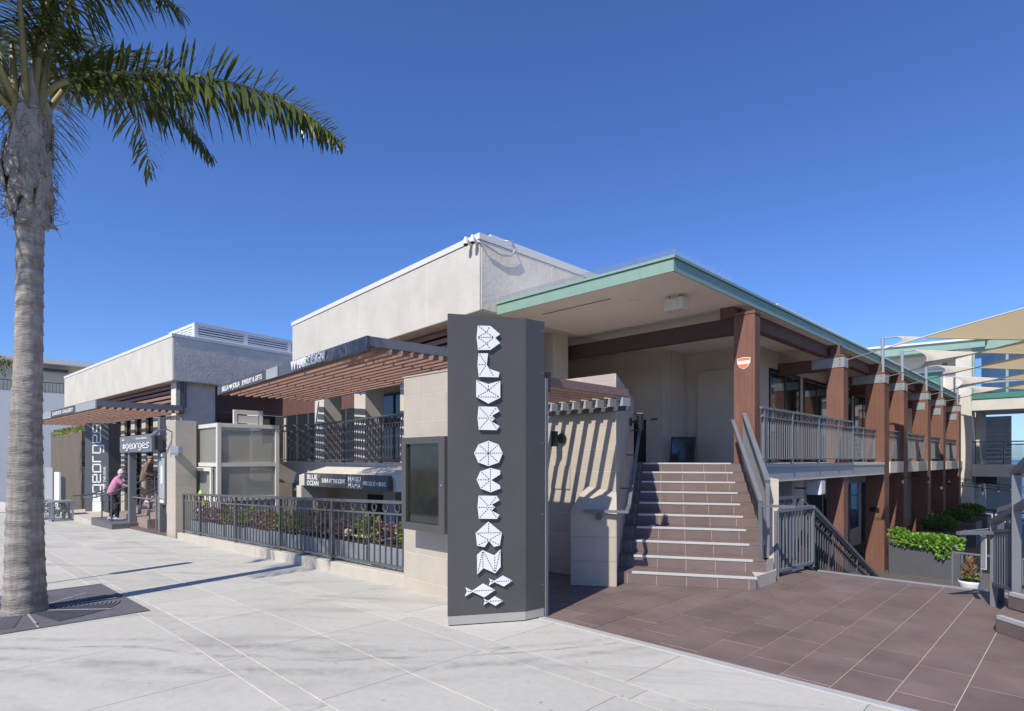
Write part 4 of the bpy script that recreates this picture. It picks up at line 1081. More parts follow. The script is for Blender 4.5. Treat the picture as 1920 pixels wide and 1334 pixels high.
# walls under the parapet: corner pier, brown header with windows, piers
cp0 = L0 + DR * .25 + DL * .35
MB().prism([(q.x, q.y) for q in (cp0, cp0 + DR * 1.5, cp0 + DR * 1.5 + DL * .5, cp0 + DL * .5)], -.6, 4.598).build('corner_pier', 'stucco_rough', LB)
hw = L0 + DR * 1.76 + DL * .55
MB().obox(hw + UP * 3.70, DR * 7.2, DL * .12, UP * .895).build('header', 'beam', LB)
MB().obox(hw + UP * 1.2 + DL * .05, DR * 7.2, DL * .2, UP * .5).build('sill_wall', 'stucco_tan', LB)
for j in range(4):
    q = hw + DR * (.05 + 1.72 * j) + UP * 1.71
    f_ = MB().obox(q, DR * .09, DL * .07, UP * 1.98).obox(q + DR * 1.55, DR * .09, DL * .07, UP * 1.98).obox(q + DR * .091 + UP * 1.88, DR * 1.458, DL * .07, UP * .10).build('window_frame', 'metal', LB)
    MB().obox(q + DR * .095 + DL * .03, DR * 1.45, DL * .012, UP * 1.87).build('pane', 'window', f_)
q = hw + DR * 4.4 - DL * .45
MB().obox(q + UP * 1.2, DR * .9, DL * .4, UP * 2.49).build('pier', 'stucco', LB)
MB().obox(q + UP * 1.2 + DR * 3.4, DR * .6, DL * .4, UP * 2.49).build('pier', 'stucco_tan', LB)
W(-24.4, -17.61, 15.0, 15.3, -1.7, 4.6, 'stucco_tan')
# front glazing and piers below the slats
wf0 = L0 + NL * .75 + DL * .95
for j in range(10):
    q = wf0 + DL * (1.55 * j) - UP * .9
    MB().obox(q, DL * .55, NL * .4, UP * 4.95).build('pier', 'stucco_tan', LB)
    f_ = MB().obox(q + DL * .551 + NL * .1, DL * .06, NL * .1, UP * 4.95).obox(q + DL * 1.48 + NL * .1, DL * .06, NL * .1, UP * 4.95).build('window_frame', 'black', LB)
    MB().obox(q + DL * .615 + NL * .15, DL * .86, NL * .01, UP * 4.95).build('pane', 'window', f_)
scr = thing('slat_screen', L0 + NL * .5 + UP * 3.7, 'horizontal brown slats below the parapet of the left wing', 'slat screen')
for j in range(5):
    z = 3.72 + j * .175
    MB().obox(L0 + NL * .36 + UP * z + DL * .42, DL * 16.2, NL * .05, UP * .105).build('slat', 'wood', scr)
MB().obox(L0 + NL * .30 + UP * 3.4 + DL * .13, DL * .28, NL * .16, UP * 1.19).build('end_post', 'metal', scr)
MB().obox(L0 + NL * .60 + UP * 3.65 + DL * .4, DL * 16.2, NL * .02, UP * .93).build('backing', 'dark', scr)
LP = Vector((-24.0, 4.24, 0)); 
pg = thing('street_pergola', LP + DL * 5 + UP * 3.45, 'brown slatted canopy with grey fascia over the far restaurant entrance', 'pergola')
pergola(pg, LP, DL, NL, 13.2, 2.72, 3.42, 3.70, 12, 'panel_grey', cross=6)
fl_ = lambda q, z, dn: LP + DL * q + UP * z - NL * dn
sgn = thing('fascia_sign', fl_(6, 3.5, .02), 'small dark fascia sign with white lettering on the far canopy', 'sign')
MB().obox(fl_(2.76, 3.425, .012), DL * 4.05, -NL * .004, UP * .265).build('panel', 'sign', sgn)
text('LEGENDS', .19, 'white', sgn, fl_(6.5, 3.49, .02), -DL, ext=.002, width=1.6)
text('GALLERY', .19, 'white', sgn, fl_(4.7, 3.49, .02), -DL, ext=.002, width=1.7)
# conduit and security camera
MB().tube([L0 + DR * .5 + DL * .34 + UP * 4.55, L0 + DR * .5 + DL * .34 + UP * 3.7, L0 + DR * .42 + DL * .30 + UP * 3.45, L0 + DR * .5 + DL * .33 + UP * 2.4], .022, 8).build('conduit', 'stucco', LB)

# ------------------------------------------------------------ georges entrance: steps, gate posts, sign
GLY = {  # strokes on a 0..1 x 0..1 cell, descender to -.45
 'g': [[(1, 0), (0, 0), (0, 1), (1, 1), (1, -.42), (.15, -.42)]],
 'e': [[(1, 0), (0, 0), (0, 1), (1, 1), (1, .48), (.0, .48)]],
 'o': [[(0, 0), (1, 0), (1, 1), (0, 1), (0, -.07)]],
 'r': [[(0, 0), (0, 1), (.85, 1)]],
 's': [[(0, 0), (1, 0), (1, .5), (0, .5), (0, 1), (1, 1)]],
}
def georges(parent, o, xd, zd, cw, ch, gap, th, nd, square=True):
    o, xd, zd, nd = Vector(o), Vector(xd), Vector(zd), Vector(nd)
    x = 0
    if square:
        sq = MB()
        a = o + xd * (-cw * 1.2)
        sq.ext([a, a + xd * cw * .85, a + xd * cw * .85 + zd * ch * .45, a + xd * cw * .42 + zd * ch * .45, a + xd * cw * .42 + zd * ch * .62, a + xd * cw * .85 + zd * ch * .62, a + xd * cw * .85 + zd * ch, a + zd * ch], nd * .012)
        sq.build('square_emblem', 'white', parent)
    for chh in 'georges':
        w = cw * (.8 if chh == 'r' else 1)
        m = MB()
        for st_ in GLY[chh]:
            for (a, b) in zip(st_[:-1], st_[1:]):
                pa = o + xd * (x + a[0] * w) + zd * a[1] * ch; pb = o + xd * (x + b[0] * w) + zd * b[1] * ch
                d = (pb - pa).normalized(); sdv = d.cross(nd).normalized()
                thx = th[0] if abs(d.dot(zd)) > .5 else th[1]
                ex = d * (th[1] if abs(d.dot(zd)) > .5 else th[0]) * .5
                m.obox(pa - sdv * thx / 2 - ex, pb - pa + ex * 2, sdv * thx, nd * .012)
        m.build('letter', 'white', parent)
        x += w + gap
gs = thing('portal_sign', (-20.3, 4.75, -.4), 'grey portal sign on two posts reading georges over the entrance steps', 'sign')
MB().box(-21.60, -21.38, 4.66, 4.84, -.7, 2.2).build('post', 'metal_lt', gs)
MB().box(-19.14, -18.94, 4.87, 5.03, -.7, 2.9).build('post', 'metal_lt', gs)
MB().box(-22.25, -18.60, 4.585, 4.655, 1.90, 2.40).build('sign_box', 'metal_lt', gs)
MB().box(-22.2, -18.62, 4.656, 4.865, 1.96, 2.36).build('sign_back', 'sign', gs)
georges(gs, (-21.45, 4.583, 2.02), (1, 0, 0), UP, .305, .135, .085, (.085, .03), (0, -1, 0))
text('BAR', .07, 'white', gs, (-22.0, 4.583, 2.27), (1, 0, 0), ext=.002, sx=2.6)
text('OCEAN TERRACE', .06, 'white', gs, (-20.3, 4.583, 2.28), (1, 0, 0), ext=.002, sx=2.5)
mb = thing('menu_board', (-18.4, 4.8, .6), 'tall narrow menu board with pale panel beside the georges portal', 'menu board')
MB().box(-18.92, -18.30, 4.85, 4.92, .42, 1.88).build('case', 'metal', mb)
MB().box(-18.87, -18.36, 4.835, 4.848, .58, 1.72).build('panel', 'panel_grey', mb)
MB().box(-18.70, -18.52, 4.828, 4.833, 1.0, 1.5).build('paper', 'white', mb)
MB().box(-18.72, -18.56, 4.83, 4.848, 1.76, 1.84).build('square_emblem', 'white', mb)
MB().box(-18.80, -18.42, 4.83, 4.848, .46, .55).build('plate', 'white', mb)
es = thing('restaurant_steps', (-21.5, 5.4, -.5), 'grey stone steps rising to the far restaurant under the georges portal', 'stairs')
for i in range(7):
    MB().box(-24.2, -21.2 if i == 0 else -20.2, 4.16 + .40 * i, 7.6, ground(-22) - .1, -.29 + .165 * i - .002 * 0).build('step', 'brick_wall' if i else 'cast_iron', es) if i == 0 else MB().box(-24.2, -20.2, 4.50 + .36 * i, 7.6, -.6, -.29 + .165 * i).build('step', 'brick_wall', es)
struct(MB().prism([(-21.18, 4.62), (-16.9, 4.62), (-16.9, 5.2), (-20.18, 5.2), (-20.18, 7.6), (-21.18, 7.6)], -.9, -.40).build('entry_floor', 'floor_tile'))
# step railings
hr = thing('step_railing', (-22.6, 4.2, -.3), 'dark pipe railing the woman in pink holds on the left steps', 'railing')
def pr(t, a, b, h=.95, n=4):
    a, b = Vector(a), Vector(b)
    MB().tube([a + UP * h, b + UP * h], .022, 8).build('top_rail', 'metal', t)
    MB().tube([a + UP * h * .55, b + UP * h * .55], .014, 6).build('middle_rail', 'metal', t)
    for i in range(n):
        q = a.lerp(b, i / (n - 1)); MB().tube([q, q + UP * h], .022, 8).build('post', 'metal', t)
pr(hr, (-22.05, 4.32, -.29), (-21.95, 6.7, .72), .92)
MB().tube([(-22.05, 4.32, .63), (-22.2, 3.9, .50), (-22.35, 3.62, .50)], .022, 8).build('extension', 'metal', hr)
hr = thing('step_railing', (-23.4, 4.2, -.3), 'dark pipe railing behind the woman on the far side of the steps', 'railing')
pr(hr, (-23.6, 4.35, -.29), (-23.6, 6.7, .72), .92)
MB().tube([(-23.6, 4.35, .63), (-23.6, 3.9, .50), (-23.6, 3.55, .5)], .022, 8).build('extension', 'metal', hr)
hr = thing('step_railing', (-20.6, 5, -.3), 'grey pipe hoop railing between the georges portal posts', 'railing')
MB().tube([(-21.4, 4.76, .50), (-19.9, 4.9, .50), (-19.75, 4.95, .60), (-19.70, 4.95, .66), (-19.6, 4.95, .62), (-19.58, 4.95, -.4)], .025, 8).build('hoop', 'metal_lt', hr)
pr(hr, (-20.12, 4.9, -.29), (-20.12, 6.9, .6), .9)

# georges totem
q0, q1 = Vector((-29.0, 4.78, 0)), Vector((-28.35, 5.45, 0))
gt = thing('totem_sign', (-28.6, 5.2, -.7), 'tall slate totem with white vertical lettering georges at the far restaurant', 'sign')
td = (q1 - q0).normalized(); tn = td.cross(UP)
fb = [q0, q1, q1 + Vector((-.05, .4, 0)), q1 + Vector((-.5, .5, 0)), q0 + Vector((-.35, .2, 0))]
MB().prism([(q.x, q.y) for q in fb], ground(-28.5) - .1, 3.15).build('panel', 'metal', gt)
LH = 3.0
georges(gt, q0 + td * .62 + UP * .35 + tn * .002, UP, -td, .30, .30, .115, (.055, .05), tn)
text('AT THE COVE', .12, 'white', gt, q0 + td * .82 + UP * .55 + tn * .004, UP, -td, ext=.002, sx=1.1)
MB().obox(q0 + td * .30 + UP * -.52 + tn * .002, td * .40, tn * .012, UP * .5).build('square_emblem', 'white', gt)
gp = thing('glass_screen', (-30.2, 5, -.5), 'clear glass wind screen beside the georges totem', 'glass screen')
MB().box(-31.2, -29.3, 5.02, 5.04, -.5, 1.35).build('pane', 'glass', gp)
MB().box(-31.25, -29.25, 5.0, 5.06, -.62, -.501).build('rail', 'steel', gp)
pl = thing('entry_plinth', (-26.5, 4.3, -.6), 'low pale plinth in front of the georges totem', 'plinth')
MB().box(-30.5, -24.25, 4.18, 5.3, -1.1, -.42).build('body', 'kerb', pl, bevel=.01)
for i, (x0, y0, x1, y1, z0, z1, mt, lb) in enumerate(((-31.4, 4.1, -30.2, 4.16, -.4, 1.15, 'far_white', 'upright white panel near the wire cages'), (-36.5, 4.4, -34.2, 4.46, -.8, 1.3, 'panel_grey', 'grey panel behind the palm trunk at the wire cages'))):
    pn = thing('barrier_panel', (x0, y0, z0), lb, 'panel')
    MB().box(x0, x1, y0, y1, z0, z1).build('board', mt, pn); MB().box(x0 + .1, x0 + .18, y0 + .061, y1 + .3, z0 - .4, z1 - .2).build('stay', 'steel', pn)
# wire mesh cages on the sidewalk
for i, (x, y, sz, lb) in enumerate(((-28.3, 3.55, .78, 'wire mesh cage on the sidewalk nearest the georges totem'), (-29.9, 3.2, .75, 'wire mesh cage half hidden behind the palm trunk'))):
    gz = ground(x); cg = thing('mesh_cage', (x, y, gz), lb, 'wire cage')
    for sx in (0, 1):
        for sy in (0, 1):
            MB().box(x + sx * sz - .03, x + sx * sz + .03, y + sy * .6 - .03, y + sy * .6 + .03, gz, gz + .72).build('post', 'mesh', cg)
    MB().box(x - .04, x + sz + .04, y - .04, y + .64, gz + .721, gz + .78).build('lid', 'mesh', cg)
    MB().box(x - .03, x + sz + .03, y - .03, y + .63, gz + .03, gz + .07).build('base', 'mesh', cg)
    wm = MB()
    for j in range(10):
        f_ = (j + 1) / 11
        wm.bar((x + sz * f_, y, gz + .071), (x + sz * f_, y, gz + .72), .008, .008).bar((x + sz, y + .6 * f_, gz + .071), (x + sz, y + .6 * f_, gz + .72), .008, .008)
        wm.bar((x, y + .001, gz + .07 + .65 * f_), (x + sz, y + .001, gz + .07 + .65 * f_), .008, .008).bar((x + sz, y, gz + .07 + .65 * f_), (x + sz, y + .6, gz + .07 + .65 * f_), .008, .008)
    wm.build('mesh', 'mesh', cg)
    lm = MB(); leaf_cloud(lm, (x + sz * .5, y + .3, gz + .4), (sz * .35, .22, .28), 160, .09)
    stuff(lm.build('plants_inside', 'bush', cg))
# garden wall and distant buildings on the left
gw = thing('garden_wall', (-45, 6, -1), 'brown garden wall behind the totem and cages on the left', 'wall')
MB().box(-52, -41.0, 6.6, 7.0, -1.5, 3.3).build('panel', 'brown_wall', gw)
MB().box(-40.9, -33.5, 7.3, 7.6, -1.5, 1.9).build('block_section', 'brick_wall', gw)
hg = MB()
for i in range(40): leaf_cloud(hg, (-52 + i * .28, 6.8, 3.45), (.22, .25, .2), 30, .14)
tag(hg.build('hedge', 'leaf_yellow', None), 'clipped yellow-green hedge along the top of the brown garden wall', 'hedge')
pl = thing('agave_plant', (-25.5, 6.2, .2), 'spiky dark green agave behind the step railing', 'plant')
am = MB()
for c_ in ((-25.2, 6.3, .9), (-22.9, 7.3, 1.2), (-21.6, 7.4, 1.25)):
    for k_ in range(34):
        t_ = random.uniform(0, 6.28); el = random.uniform(.2, 1.3); d = Vector((math.cos(t_) * math.cos(el), math.sin(t_) * math.cos(el), math.sin(el))); s_ = d.cross(UP).normalized() * .035
        am.quadv([Vector(c_) - s_, Vector(c_) + d * .35 - s_, Vector(c_) + d * .65 - UP * .05, Vector(c_) + d * .35 + s_, Vector(c_) + s_])
am.build('leaves', 'bush', pl)
MB().box(-25.6, -24.7, 6.0, 6.6, -.3, .9).build('tub', 'planter', pl)
MB().box(-23.3, -21.2, 7.0, 7.7, .3, 1.2).build('tub', 'planter', pl)

ap = thing('apartment_building', (-78, 8, -2), 'white apartment building with balconies far behind the palm trunk', 'building')
def AB(y0, y1, x0, x1, z0, z1, m, n, par=None): return MB().box(x0, x1, y0, y1, z0, z1).build(n, m, par or ap)
AB(-12, 17, -90, -77.0, -3, 8.6, 'far_white', 'lower_wall')
AB(-12, 17, -90, -78.6, 8.6, 11.7, 'far_cream', 'upper_wall')
AB(-12.5, 17.5, -90, -77.3, 11.701, 12.2, 'far_white', 'roof')
AB(-4, 5.6, -86, -80, 12.201, 14.3, 'far_cream', 'penthouse')
for j in range(5):
    y = -9 + j * 4.6
    if j < 3: w_ = AB(y, y + 1.7, -78.59, -78.54, 9.0, 11.2, 'far_white', 'window'); AB(y + .12, y + 1.58, -78.538, -78.50, 9.1, 11.1, 'window', 'pane', w_)
    if j < 3: w_ = AB(y, y + 1.7, -76.99, -76.94, 3.2, 5.4, 'panel_grey', 'window'); AB(y + .12, y + 1.58, -76.938, -76.9, 3.3, 5.3, 'window', 'pane', w_)
rl = MB().box(-77.1, -77.04, -12, 17, 9.62, 9.70)
for j in range(97): rl.box(-77.09, -77.05, -12 + j * .3, -11.96 + j * .3, 8.6, 9.62)
rl.build('balcony_railing', 'metal', ap)
AB(9.0, 11.4, -78.59, -78.2, 11.0, 11.3, 'metal', 'sign_bar')
# ------------------------------------------------------------ shade sails over the lower court
def sail(A, Bc, Cc, Dc, label, n=22):
    A, Bc, Cc, Dc = map(Vector, (A, Bc, Cc, Dc))
    t = thing('shade_sail', Bc, label, 'shade sail', 'shade sails strung from the tall brown columns')
    m = MB()
    cen = (A + Bc + Cc + Dc) / 4
    def P(u, v):
        # concave edges: pull the edge midpoints towards the centre
        p = (A * (1 - u) + Cc * u) * (1 - v) + (Bc * (1 - u) + Dc * u) * v
        su, sv = 4 * v * (1 - v), 4 * u * (1 - u)
        cu = (1 - u) ** 2; cu2 = u ** 2
        p = p + (cen - p) * (.062 * su * cu) + (cen - p) * (.10 * su * cu2)
        ev = (1 - v) ** 2; ev2 = v ** 2
        q = (cen - p); q.x = 0
        return p + q * (.07 * sv * (ev + ev2))
    b = len(m.v)
    for i in range(n + 1):
        for j in range(n + 1): m.v.append(tuple(P(i / n, j / n)))
    for i in range(n):
        for j in range(n):
            m.f.append((b + i * (n + 1) + j, b + (i + 1) * (n + 1) + j, b + (i + 1) * (n + 1) + j + 1, b + i * (n + 1) + j + 1)); m.m.append(0)
    o = m.build('fabric', 'sail', t, smooth=True)
    sol = o.modifiers.new('thickness', 'SOLIDIFY'); sol.thickness = .004
    for v in (0, 1):
        MB().tube([P(i / n, v) for i in range(n + 1)], .018, 6).build('hem', 'canvas', t)
    MB().tube([P(0, j / n) for j in range(n + 1)], .014, 6).build('hem', 'canvas', t)
    MB().tube([P(.45, j / n) - UP * .006 for j in range(n + 1)], .008, 5).build('seam', 'canvas', t)
    return t, P
sl = [16.45, 20.55, 23.15, 27.2, 30.5, 34.65]
names = ['nearest large shade sail running off to the upper right', 'second shade sail from the front', 'third shade sail from the front', 'fourth shade sail from the front', 'farthest and lowest shade sail']
for i in range(5):
    y0, y1 = sl[i], sl[i + 1]
    gap = y1 - y0
    zA = 5.38 - .06 * i; zB = 4.19 - .012 * i
    A_ = Vector((-4.15, y1 + .2, zA)); B_ = Vector((-4.38, y0, zB))
    Bs = B_ + (Vector((4.5, y0 - 1.6, 5.75)) - B_) * .095
    t, P = sail(A_, Bs, (4.5, y1 - .2, 3.75), (4.5, y0 - 1.6, 5.75), names[i])
    MB().tube([B_ + Vector((.0, 0, 0)), Bs], .012, 6).build('cable', 'steel', t)
    MB().tube([Vector((-4.52, y1 + .2, zA)), A_], .022, 6).build('shackle', 'steel', t)

# string lights
for k, (y, z, lab) in enumerate(((19.0, 1.25, 'string of bulbs hung nearest the first tall column'), (22.9, 1.15, 'string of bulbs hung behind the nearest one'), (27.0, 1.05, 'string of bulbs in the middle of the court'), (31.5, .9, 'farthest string of bulbs across the court'))):
    t = thing('string_lights', (-4.4, y, z), lab, 'string lights')
    path = []
    for i in range(25):
        f_ = i / 24; path.append(Vector((-4.43 + 11 * f_, y + 1.5 + 1.5 * f_, z - .55 * 4 * f_ * (1 - f_))))
    MB().tube(path, .009, 5).build('cable', 'rubber', t)
    for i in range(1, 24, 2):
        q = path[i]
        MB().tube([q, q - UP * .10], [.018, .022], 6).build('socket', 'rubber', t)
        MB().ball(q - UP * .15, (.035, .035, .05), 8, 6).build('bulb', 'bulb', t)

# ------------------------------------------------------------ planters in the lower court
def trough(x0, x1, y0, y1, z0, z1, lab):
    t = thing('court_planter', ((x0 + x1) / 2, (y0 + y1) / 2, z0), lab, 'planter')
    MB().box(x0, x1, y0, y1, z0, z1).build('trough', 'planter', t, bevel=.01)
    MB().box(x0 + .03, x1 - .03, y0 + .03, y1 - .03, z1 + .001, z1 + .02).build('soil', 'soil', t)
    return t
trough(-4.25, -2.55, 20.15, 20.75, -1.7, -.66, 'long charcoal planter box full of bright ivy at the foot of the first tall column')
m = MB(); leaf_cloud(m, (-3.4, 20.4, -.60), (.92, .36, .11), 1000, .10, .6, .6, .75); leaf_cloud(m, (-3.3, 20.1, -.70), (.85, .09, .10), 380, .10, -.3, .5, .75); leaf_cloud(m, (-2.95, 20.08, -.88), (.20, .05, .17), 90, .09, -.6, .4, .75); leaf_cloud(m, (-4.05, 20.4, -.48), (.24, .22, .12), 200, .09, .6, .6, .75)
tag(m.build('ivy_plant', 'ivy', None), 'bright green ivy spilling over the long charcoal planter box', 'plant')
for i, (y, lb, pb) in enumerate(((24.2, 'dark planter between the second and third tall columns', 'dark green bush behind the bright ivy'), (28.3, 'dark planter between the third and fourth tall columns', 'dark green bush in the middle of the planter row'), (31.6, 'dark planter near the last tall column', 'dark green bush in the farthest planter'))):
    trough(-4.2, -3.1, y, y + 1.6, -1.7, -.75, lb)
    m = MB(); leaf_cloud(m, (-3.75, y + .7, -.52), (.52, .85, .24), 1100, .10, .7, .8, .6)
    for _ in range(12): m.tube([(-3.65 + random.uniform(-.2, .2), y + .7 + random.uniform(-.4, .4), -.75), (-3.75 + random.uniform(-.45, .45), y + .7 + random.uniform(-.6, .6), -.3)], [.01, .005], 4)
    tag(m.build('bush', 'bush', None), pb, 'bush')
m = MB(); leaf_cloud(m, (-5.6, 18.4, -1.1), (.7, .9, .55), 500, .14, .7, .8, .6)
tag(m.build('bush', 'bush', None), 'dark bush in the shade under the deck', 'bush')
# white pot
pt = thing('flower_pot', (-1.17, 10.05, -.17), 'white round pot with small succulents at the forecourt edge', 'flower pot')
MB().tube([(-1.17, 10.05, -.17), (-1.17, 10.05, -.12), (-1.17, 10.05, .0), (-1.17, 10.05, .03)], [.07, .10, .125, .13], 20).build('bowl', 'white', pt, smooth=True)
MB().tube([(-1.17, 10.05, .031), (-1.17, 10.05, .04)], .118, 16).build('soil', 'soil', pt)
m = MB()
for _ in range(16): rosette(m, (-1.17 + random.uniform(-.10, .10), 10.05 + random.uniform(-.09, .09), .05 + random.uniform(0, .04)), .075, 9)
m.build('succulents', 'leaf_yellow', pt)
m = MB(); leaf_cloud(m, (-1.17, 10.05, .19), (.05, .05, .13), 60, .10, .9, .3, .35); m.build('red_spike', 'leaf_red', pt)

# ------------------------------------------------------------ right-hand steps and guard
rs = thing('side_stairs', (-.2, 7.8, 0), 'corner of brown tiled steps at the right edge of the forecourt', 'stairs')
u45, n45 = Vector((.707, .707, 0)), Vector((.707, -.707, 0))
lefts = [Vector((-.66, 7.40, 0)), Vector((-.60, 7.86, 0)), Vector((-.42, 8.25, 0)), Vector((-.2, 8.6, 0))]
for i, l in enumerate(lefts):
    z1 = .16 * (i + 1); far = l + n45 * 3
    back = Vector((.6, 10.2, 0))
    MB().prism([(q.x, q.y) for q in (l, far, far + u45 * 2.2, Vector((-.55 + .12 * i, 9.0, 0)), Vector((l.x - .0, l.y + .3, 0)))], 0 if i == 0 else z1 - .17, z1 - .012).build('step', 'stair_tile', rs)
    for j in range(6):
        q = l + n45 * (.006 + .385 * j)
        MB().obox(q - u45 * .006 + UP * (z1 - .155), n45 * .377, u45 * .012, UP * .145).build('riser_tile', 'stair_tile', rs)
        MB().obox(q - u45 * .004 + UP * (z1 - .011), n45 * .377, u45 * .33, UP * .011).build('tread_tile', 'stair_tile', rs)
    MB().obox(l + n45 * .02 - u45 * .010 + UP * (z1 - .03), n45 * 2.9, u45 * .055, UP * .036).build('nosing', 'nosing', rs)
gd = thing('side_guard', (-.7, 8.4, 0), 'heavy grey guard rail with a ring beside the steps at the right edge', 'guard rail')
g0, g1 = Vector((-.79, 8.66, 0)), Vector((-.545, 8.02, 0)); gdv = g1 - g0
g2 = g1 + gdv * 1.6
MB().bar(g0 + UP * 0, g0 + UP * .97, .06, .06).build('post', 'metal_lt', gd)
MB().bar(g1 + UP * .30, g1 + UP * 1.52, .075, .075).build('post', 'metal_lt', gd)
MB().bar(g0 + UP * .96, g2 + UP * 1.50, .075, .06).build('top_rail', 'metal_lt', gd)
MB().bar(g0 + UP * .86, g1 + UP * .95, .04, .03).build('middle_rail', 'metal_lt', gd)
MB().bar(g0 + UP * .26, g1 + UP * .32, .05, .04).build('bottom_rail', 'metal_lt', gd)
MB().ring(g0 + gdv * .72 + UP * 1.015, gdv.normalized(), UP, .055, .072, .03, 18).build('ring', 'metal_lt', gd)
for j in range(1, 9):
    q = g0 + gdv * j / 9; MB().bar(q + UP * (.28 + .006 * j), q + UP * (.86 + .009 * j), .028, .028).build('picket', 'metal', gd)
MB().bar(g1 + UP * 1.52 - gdv * .1, g1 + gdv * 1.6 + UP * 2.0, .075, .06).build('upper_rail', 'metal_lt', gd)
MB().bar(g0 + UP * .86, g0 + Vector((-.12, .9, -.18)) + UP * .86, .06, .05).build('extension', 'metal_lt', gd)
MB().bar(g0 + UP * .845 + Vector((0, -.04, 0)), Vector((-1.07, 8.28, .845)), .05, .035).build('handrail_return', 'metal_lt', gd)
MB().bar(Vector((-1.04, 8.30, .85)), g0 + Vector((-.02, .2, .86)), .04, .035).build('handrail_return', 'metal_lt', gd)
MB().bar(g0 + Vector((.04, .3, 0)), g0 + Vector((.04, .3, 1.08)), .06, .06).build('post', 'metal', gd)
MB().bar(g0 + Vector((.04, .3, 1.08)), g0 + Vector((.30, -.05, 1.22)), .09, .05).build('far_rail', 'metal_lt', gd)
nf = thing('hanging_notice', (-.86, 8.66, .4), 'narrow white framed notice hung on the right-hand guard', 'notice')
MB().obox((-.90, 8.60, .42), (.05, -.03, 0), (.006, .01, 0), (0, 0, .40)).build('board', 'white', nf)
MB().obox((-.897, 8.592, .44), (.044, -.026, 0), (-.001, -.003, 0), (0, 0, .35)).build('frame', 'steel', nf)
h = thing('court_gate_railing', (-1.0, 10.7, -.5), 'thin grey railing beyond the white flower pot', 'railing')
railing(h, (-1.45, 10.75, -.51), (-.55, 10.62, -.51), h=.82, step=.11, rings=False, posts=(0, .5, 1), mt='metal_lt', rail=.022, low=.1, post_w=.022)

# ------------------------------------------------------------ building closing the far end of the court
FB = thing('court_end_building', (-4, 37, -1.7), 'pale building with green trim and glass closing the far end of the court', 'building')
def F(x0, x1, y0, y1, z0, z1, m, n, par=None): return MB().box(x0, x1, y0, y1, z0, z1).build(n, m, par or FB)
F(-4.75, -4.12, 36.05, 37.2, -1.7, 7.55, 'stucco', 'pier')
F(-14, -4.751, 37.0, 37.4, 4.3, 7.1, 'stucco', 'wall')
rfm = MB().hexa([(-14.5, 35.9, 7.101), (-3.6, 35.9, 7.101), (-3.6, 40, 7.101), (-14.5, 40, 7.101), (-14.5, 35.9, 7.75), (-3.6, 35.9, 7.45), (-3.6, 40, 7.45), (-14.5, 40, 7.75)])
rfm.build('roof', 'green', FB)
MB().hexa([(-14.6, 35.8, 7.751), (-3.5, 35.8, 7.451), (-3.5, 40.1, 7.451), (-14.6, 40.1, 7.751), (-14.6, 35.8, 7.85), (-3.5, 35.8, 7.55), (-3.5, 40.1, 7.55), (-14.6, 40.1, 7.85)]).build('roof_edge', 'coping', FB)
for x in (-9.6, -6.6):
    w_ = F(x, x + 1.3, 36.95, 36.999, 4.9, 6.3, 'coping', 'window'); F(x + .1, x + 1.2, 36.93, 36.949, 5.0, 6.2, 'green_dark', 'pane', w_)
sec = F(-5.4, -5.25, 36.8, 36.99, 6.4, 6.6, 'metal', 'lamp')
F(-4.11, 6, 36.0, 40, 4.05, 4.75, 'stucco', 'floor_band')
F(-4.11, 6, 35.95, 35.998, 4.60, 4.85, 'green_dark', 'band_trim')
F(-4.11, 6, 36.1, 36.16, 7.0, 7.5, 'green', 'head_trim')
F(-4.11, 6, 39.9, 40, 4.751, 7.5, 'panel_grey', 'back_wall') if False else None
for j in range(8):
    x = -4.10 + j * 1.25
    w_ = F(x, x + .10, 36.1, 36.2, 4.751, 6.999, 'green', 'mullion'); F(x + .101, x + 1.249, 36.14, 36.15, 4.76, 6.99, 'glass', 'pane', w_)
F(-4.11, 6, 36.08, 36.13, 5.35, 5.43, 'steel', 'guard_bar')
F(-4.11, 6, 39.5, 39.6, 4.751, 7.45, 'window', 'inner_glazing')
F(-4.11, 6, 36.0, 38.5, 7.501, 7.7, 'stucco', 'flat_roof')
F(-4.11, 6, 36.0, 38.0, .86, 1.44, 'stucco', 'bridge')
for j in range(7):
    x = -4.0 + j * 1.05
    pm_ = F(x, x + .05, 36.05, 36.1, 1.441, 2.50, 'metal', 'bridge_post'); F(x + .07, x + 1.03, 36.07, 36.08, 1.55, 2.42, 'glass', 'pane', pm_)
F(-4.11, 6, 36.03, 36.11, 2.501, 2.56, 'metal_lt', 'bridge_handrail')
F(-2.9, 6, 37.8, 37.86, 2.4, 2.46, 'metal', 'bridge_handrail')
F(-4.10, -3.95, 37.3, 39.9, -1.7, 4.05, 'stucco_tan', 'side_wall')
for j in range(26):
    z = -1.7 + j * .22
    F(-5.4, -3.02, 41.0, 41.3, z + .004, z + .216, 'siding', 'board')
F(-4.0, -3.2, 36.4, 36.6, .5, .85, 'black', 'lamp')
h = thing('terrace_railing', (-2, 44, -1.7), 'dark railing at the sea edge of the lower terrace', 'railing')
railing(h, (-3.4, 43.5, -1.7), (8, 43.5, -1.7), h=1.02, step=.5, rings=False, posts=(0, .25, .5, .75, 1), mt='metal', rail=.06)
for i, (x, y) in enumerate(((-2.6, 38.5), (-1.2, 40.0), (-3.6, 39.6))):
    tb_ = thing('terrace_table', (x, y, -1.7), ['dark table on the terrace nearest the pale pier', 'dark table on the terrace nearer the sea', 'dark table beside the board siding'][i], 'table')
    MB().tube([(x, y, -1.0), (x, y, -.95)], .45, 16).build('top', 'metal', tb_); MB().tube([(x, y, -1.7), (x, y, -1.001)], .04, 8).build('stem', 'metal', tb_)

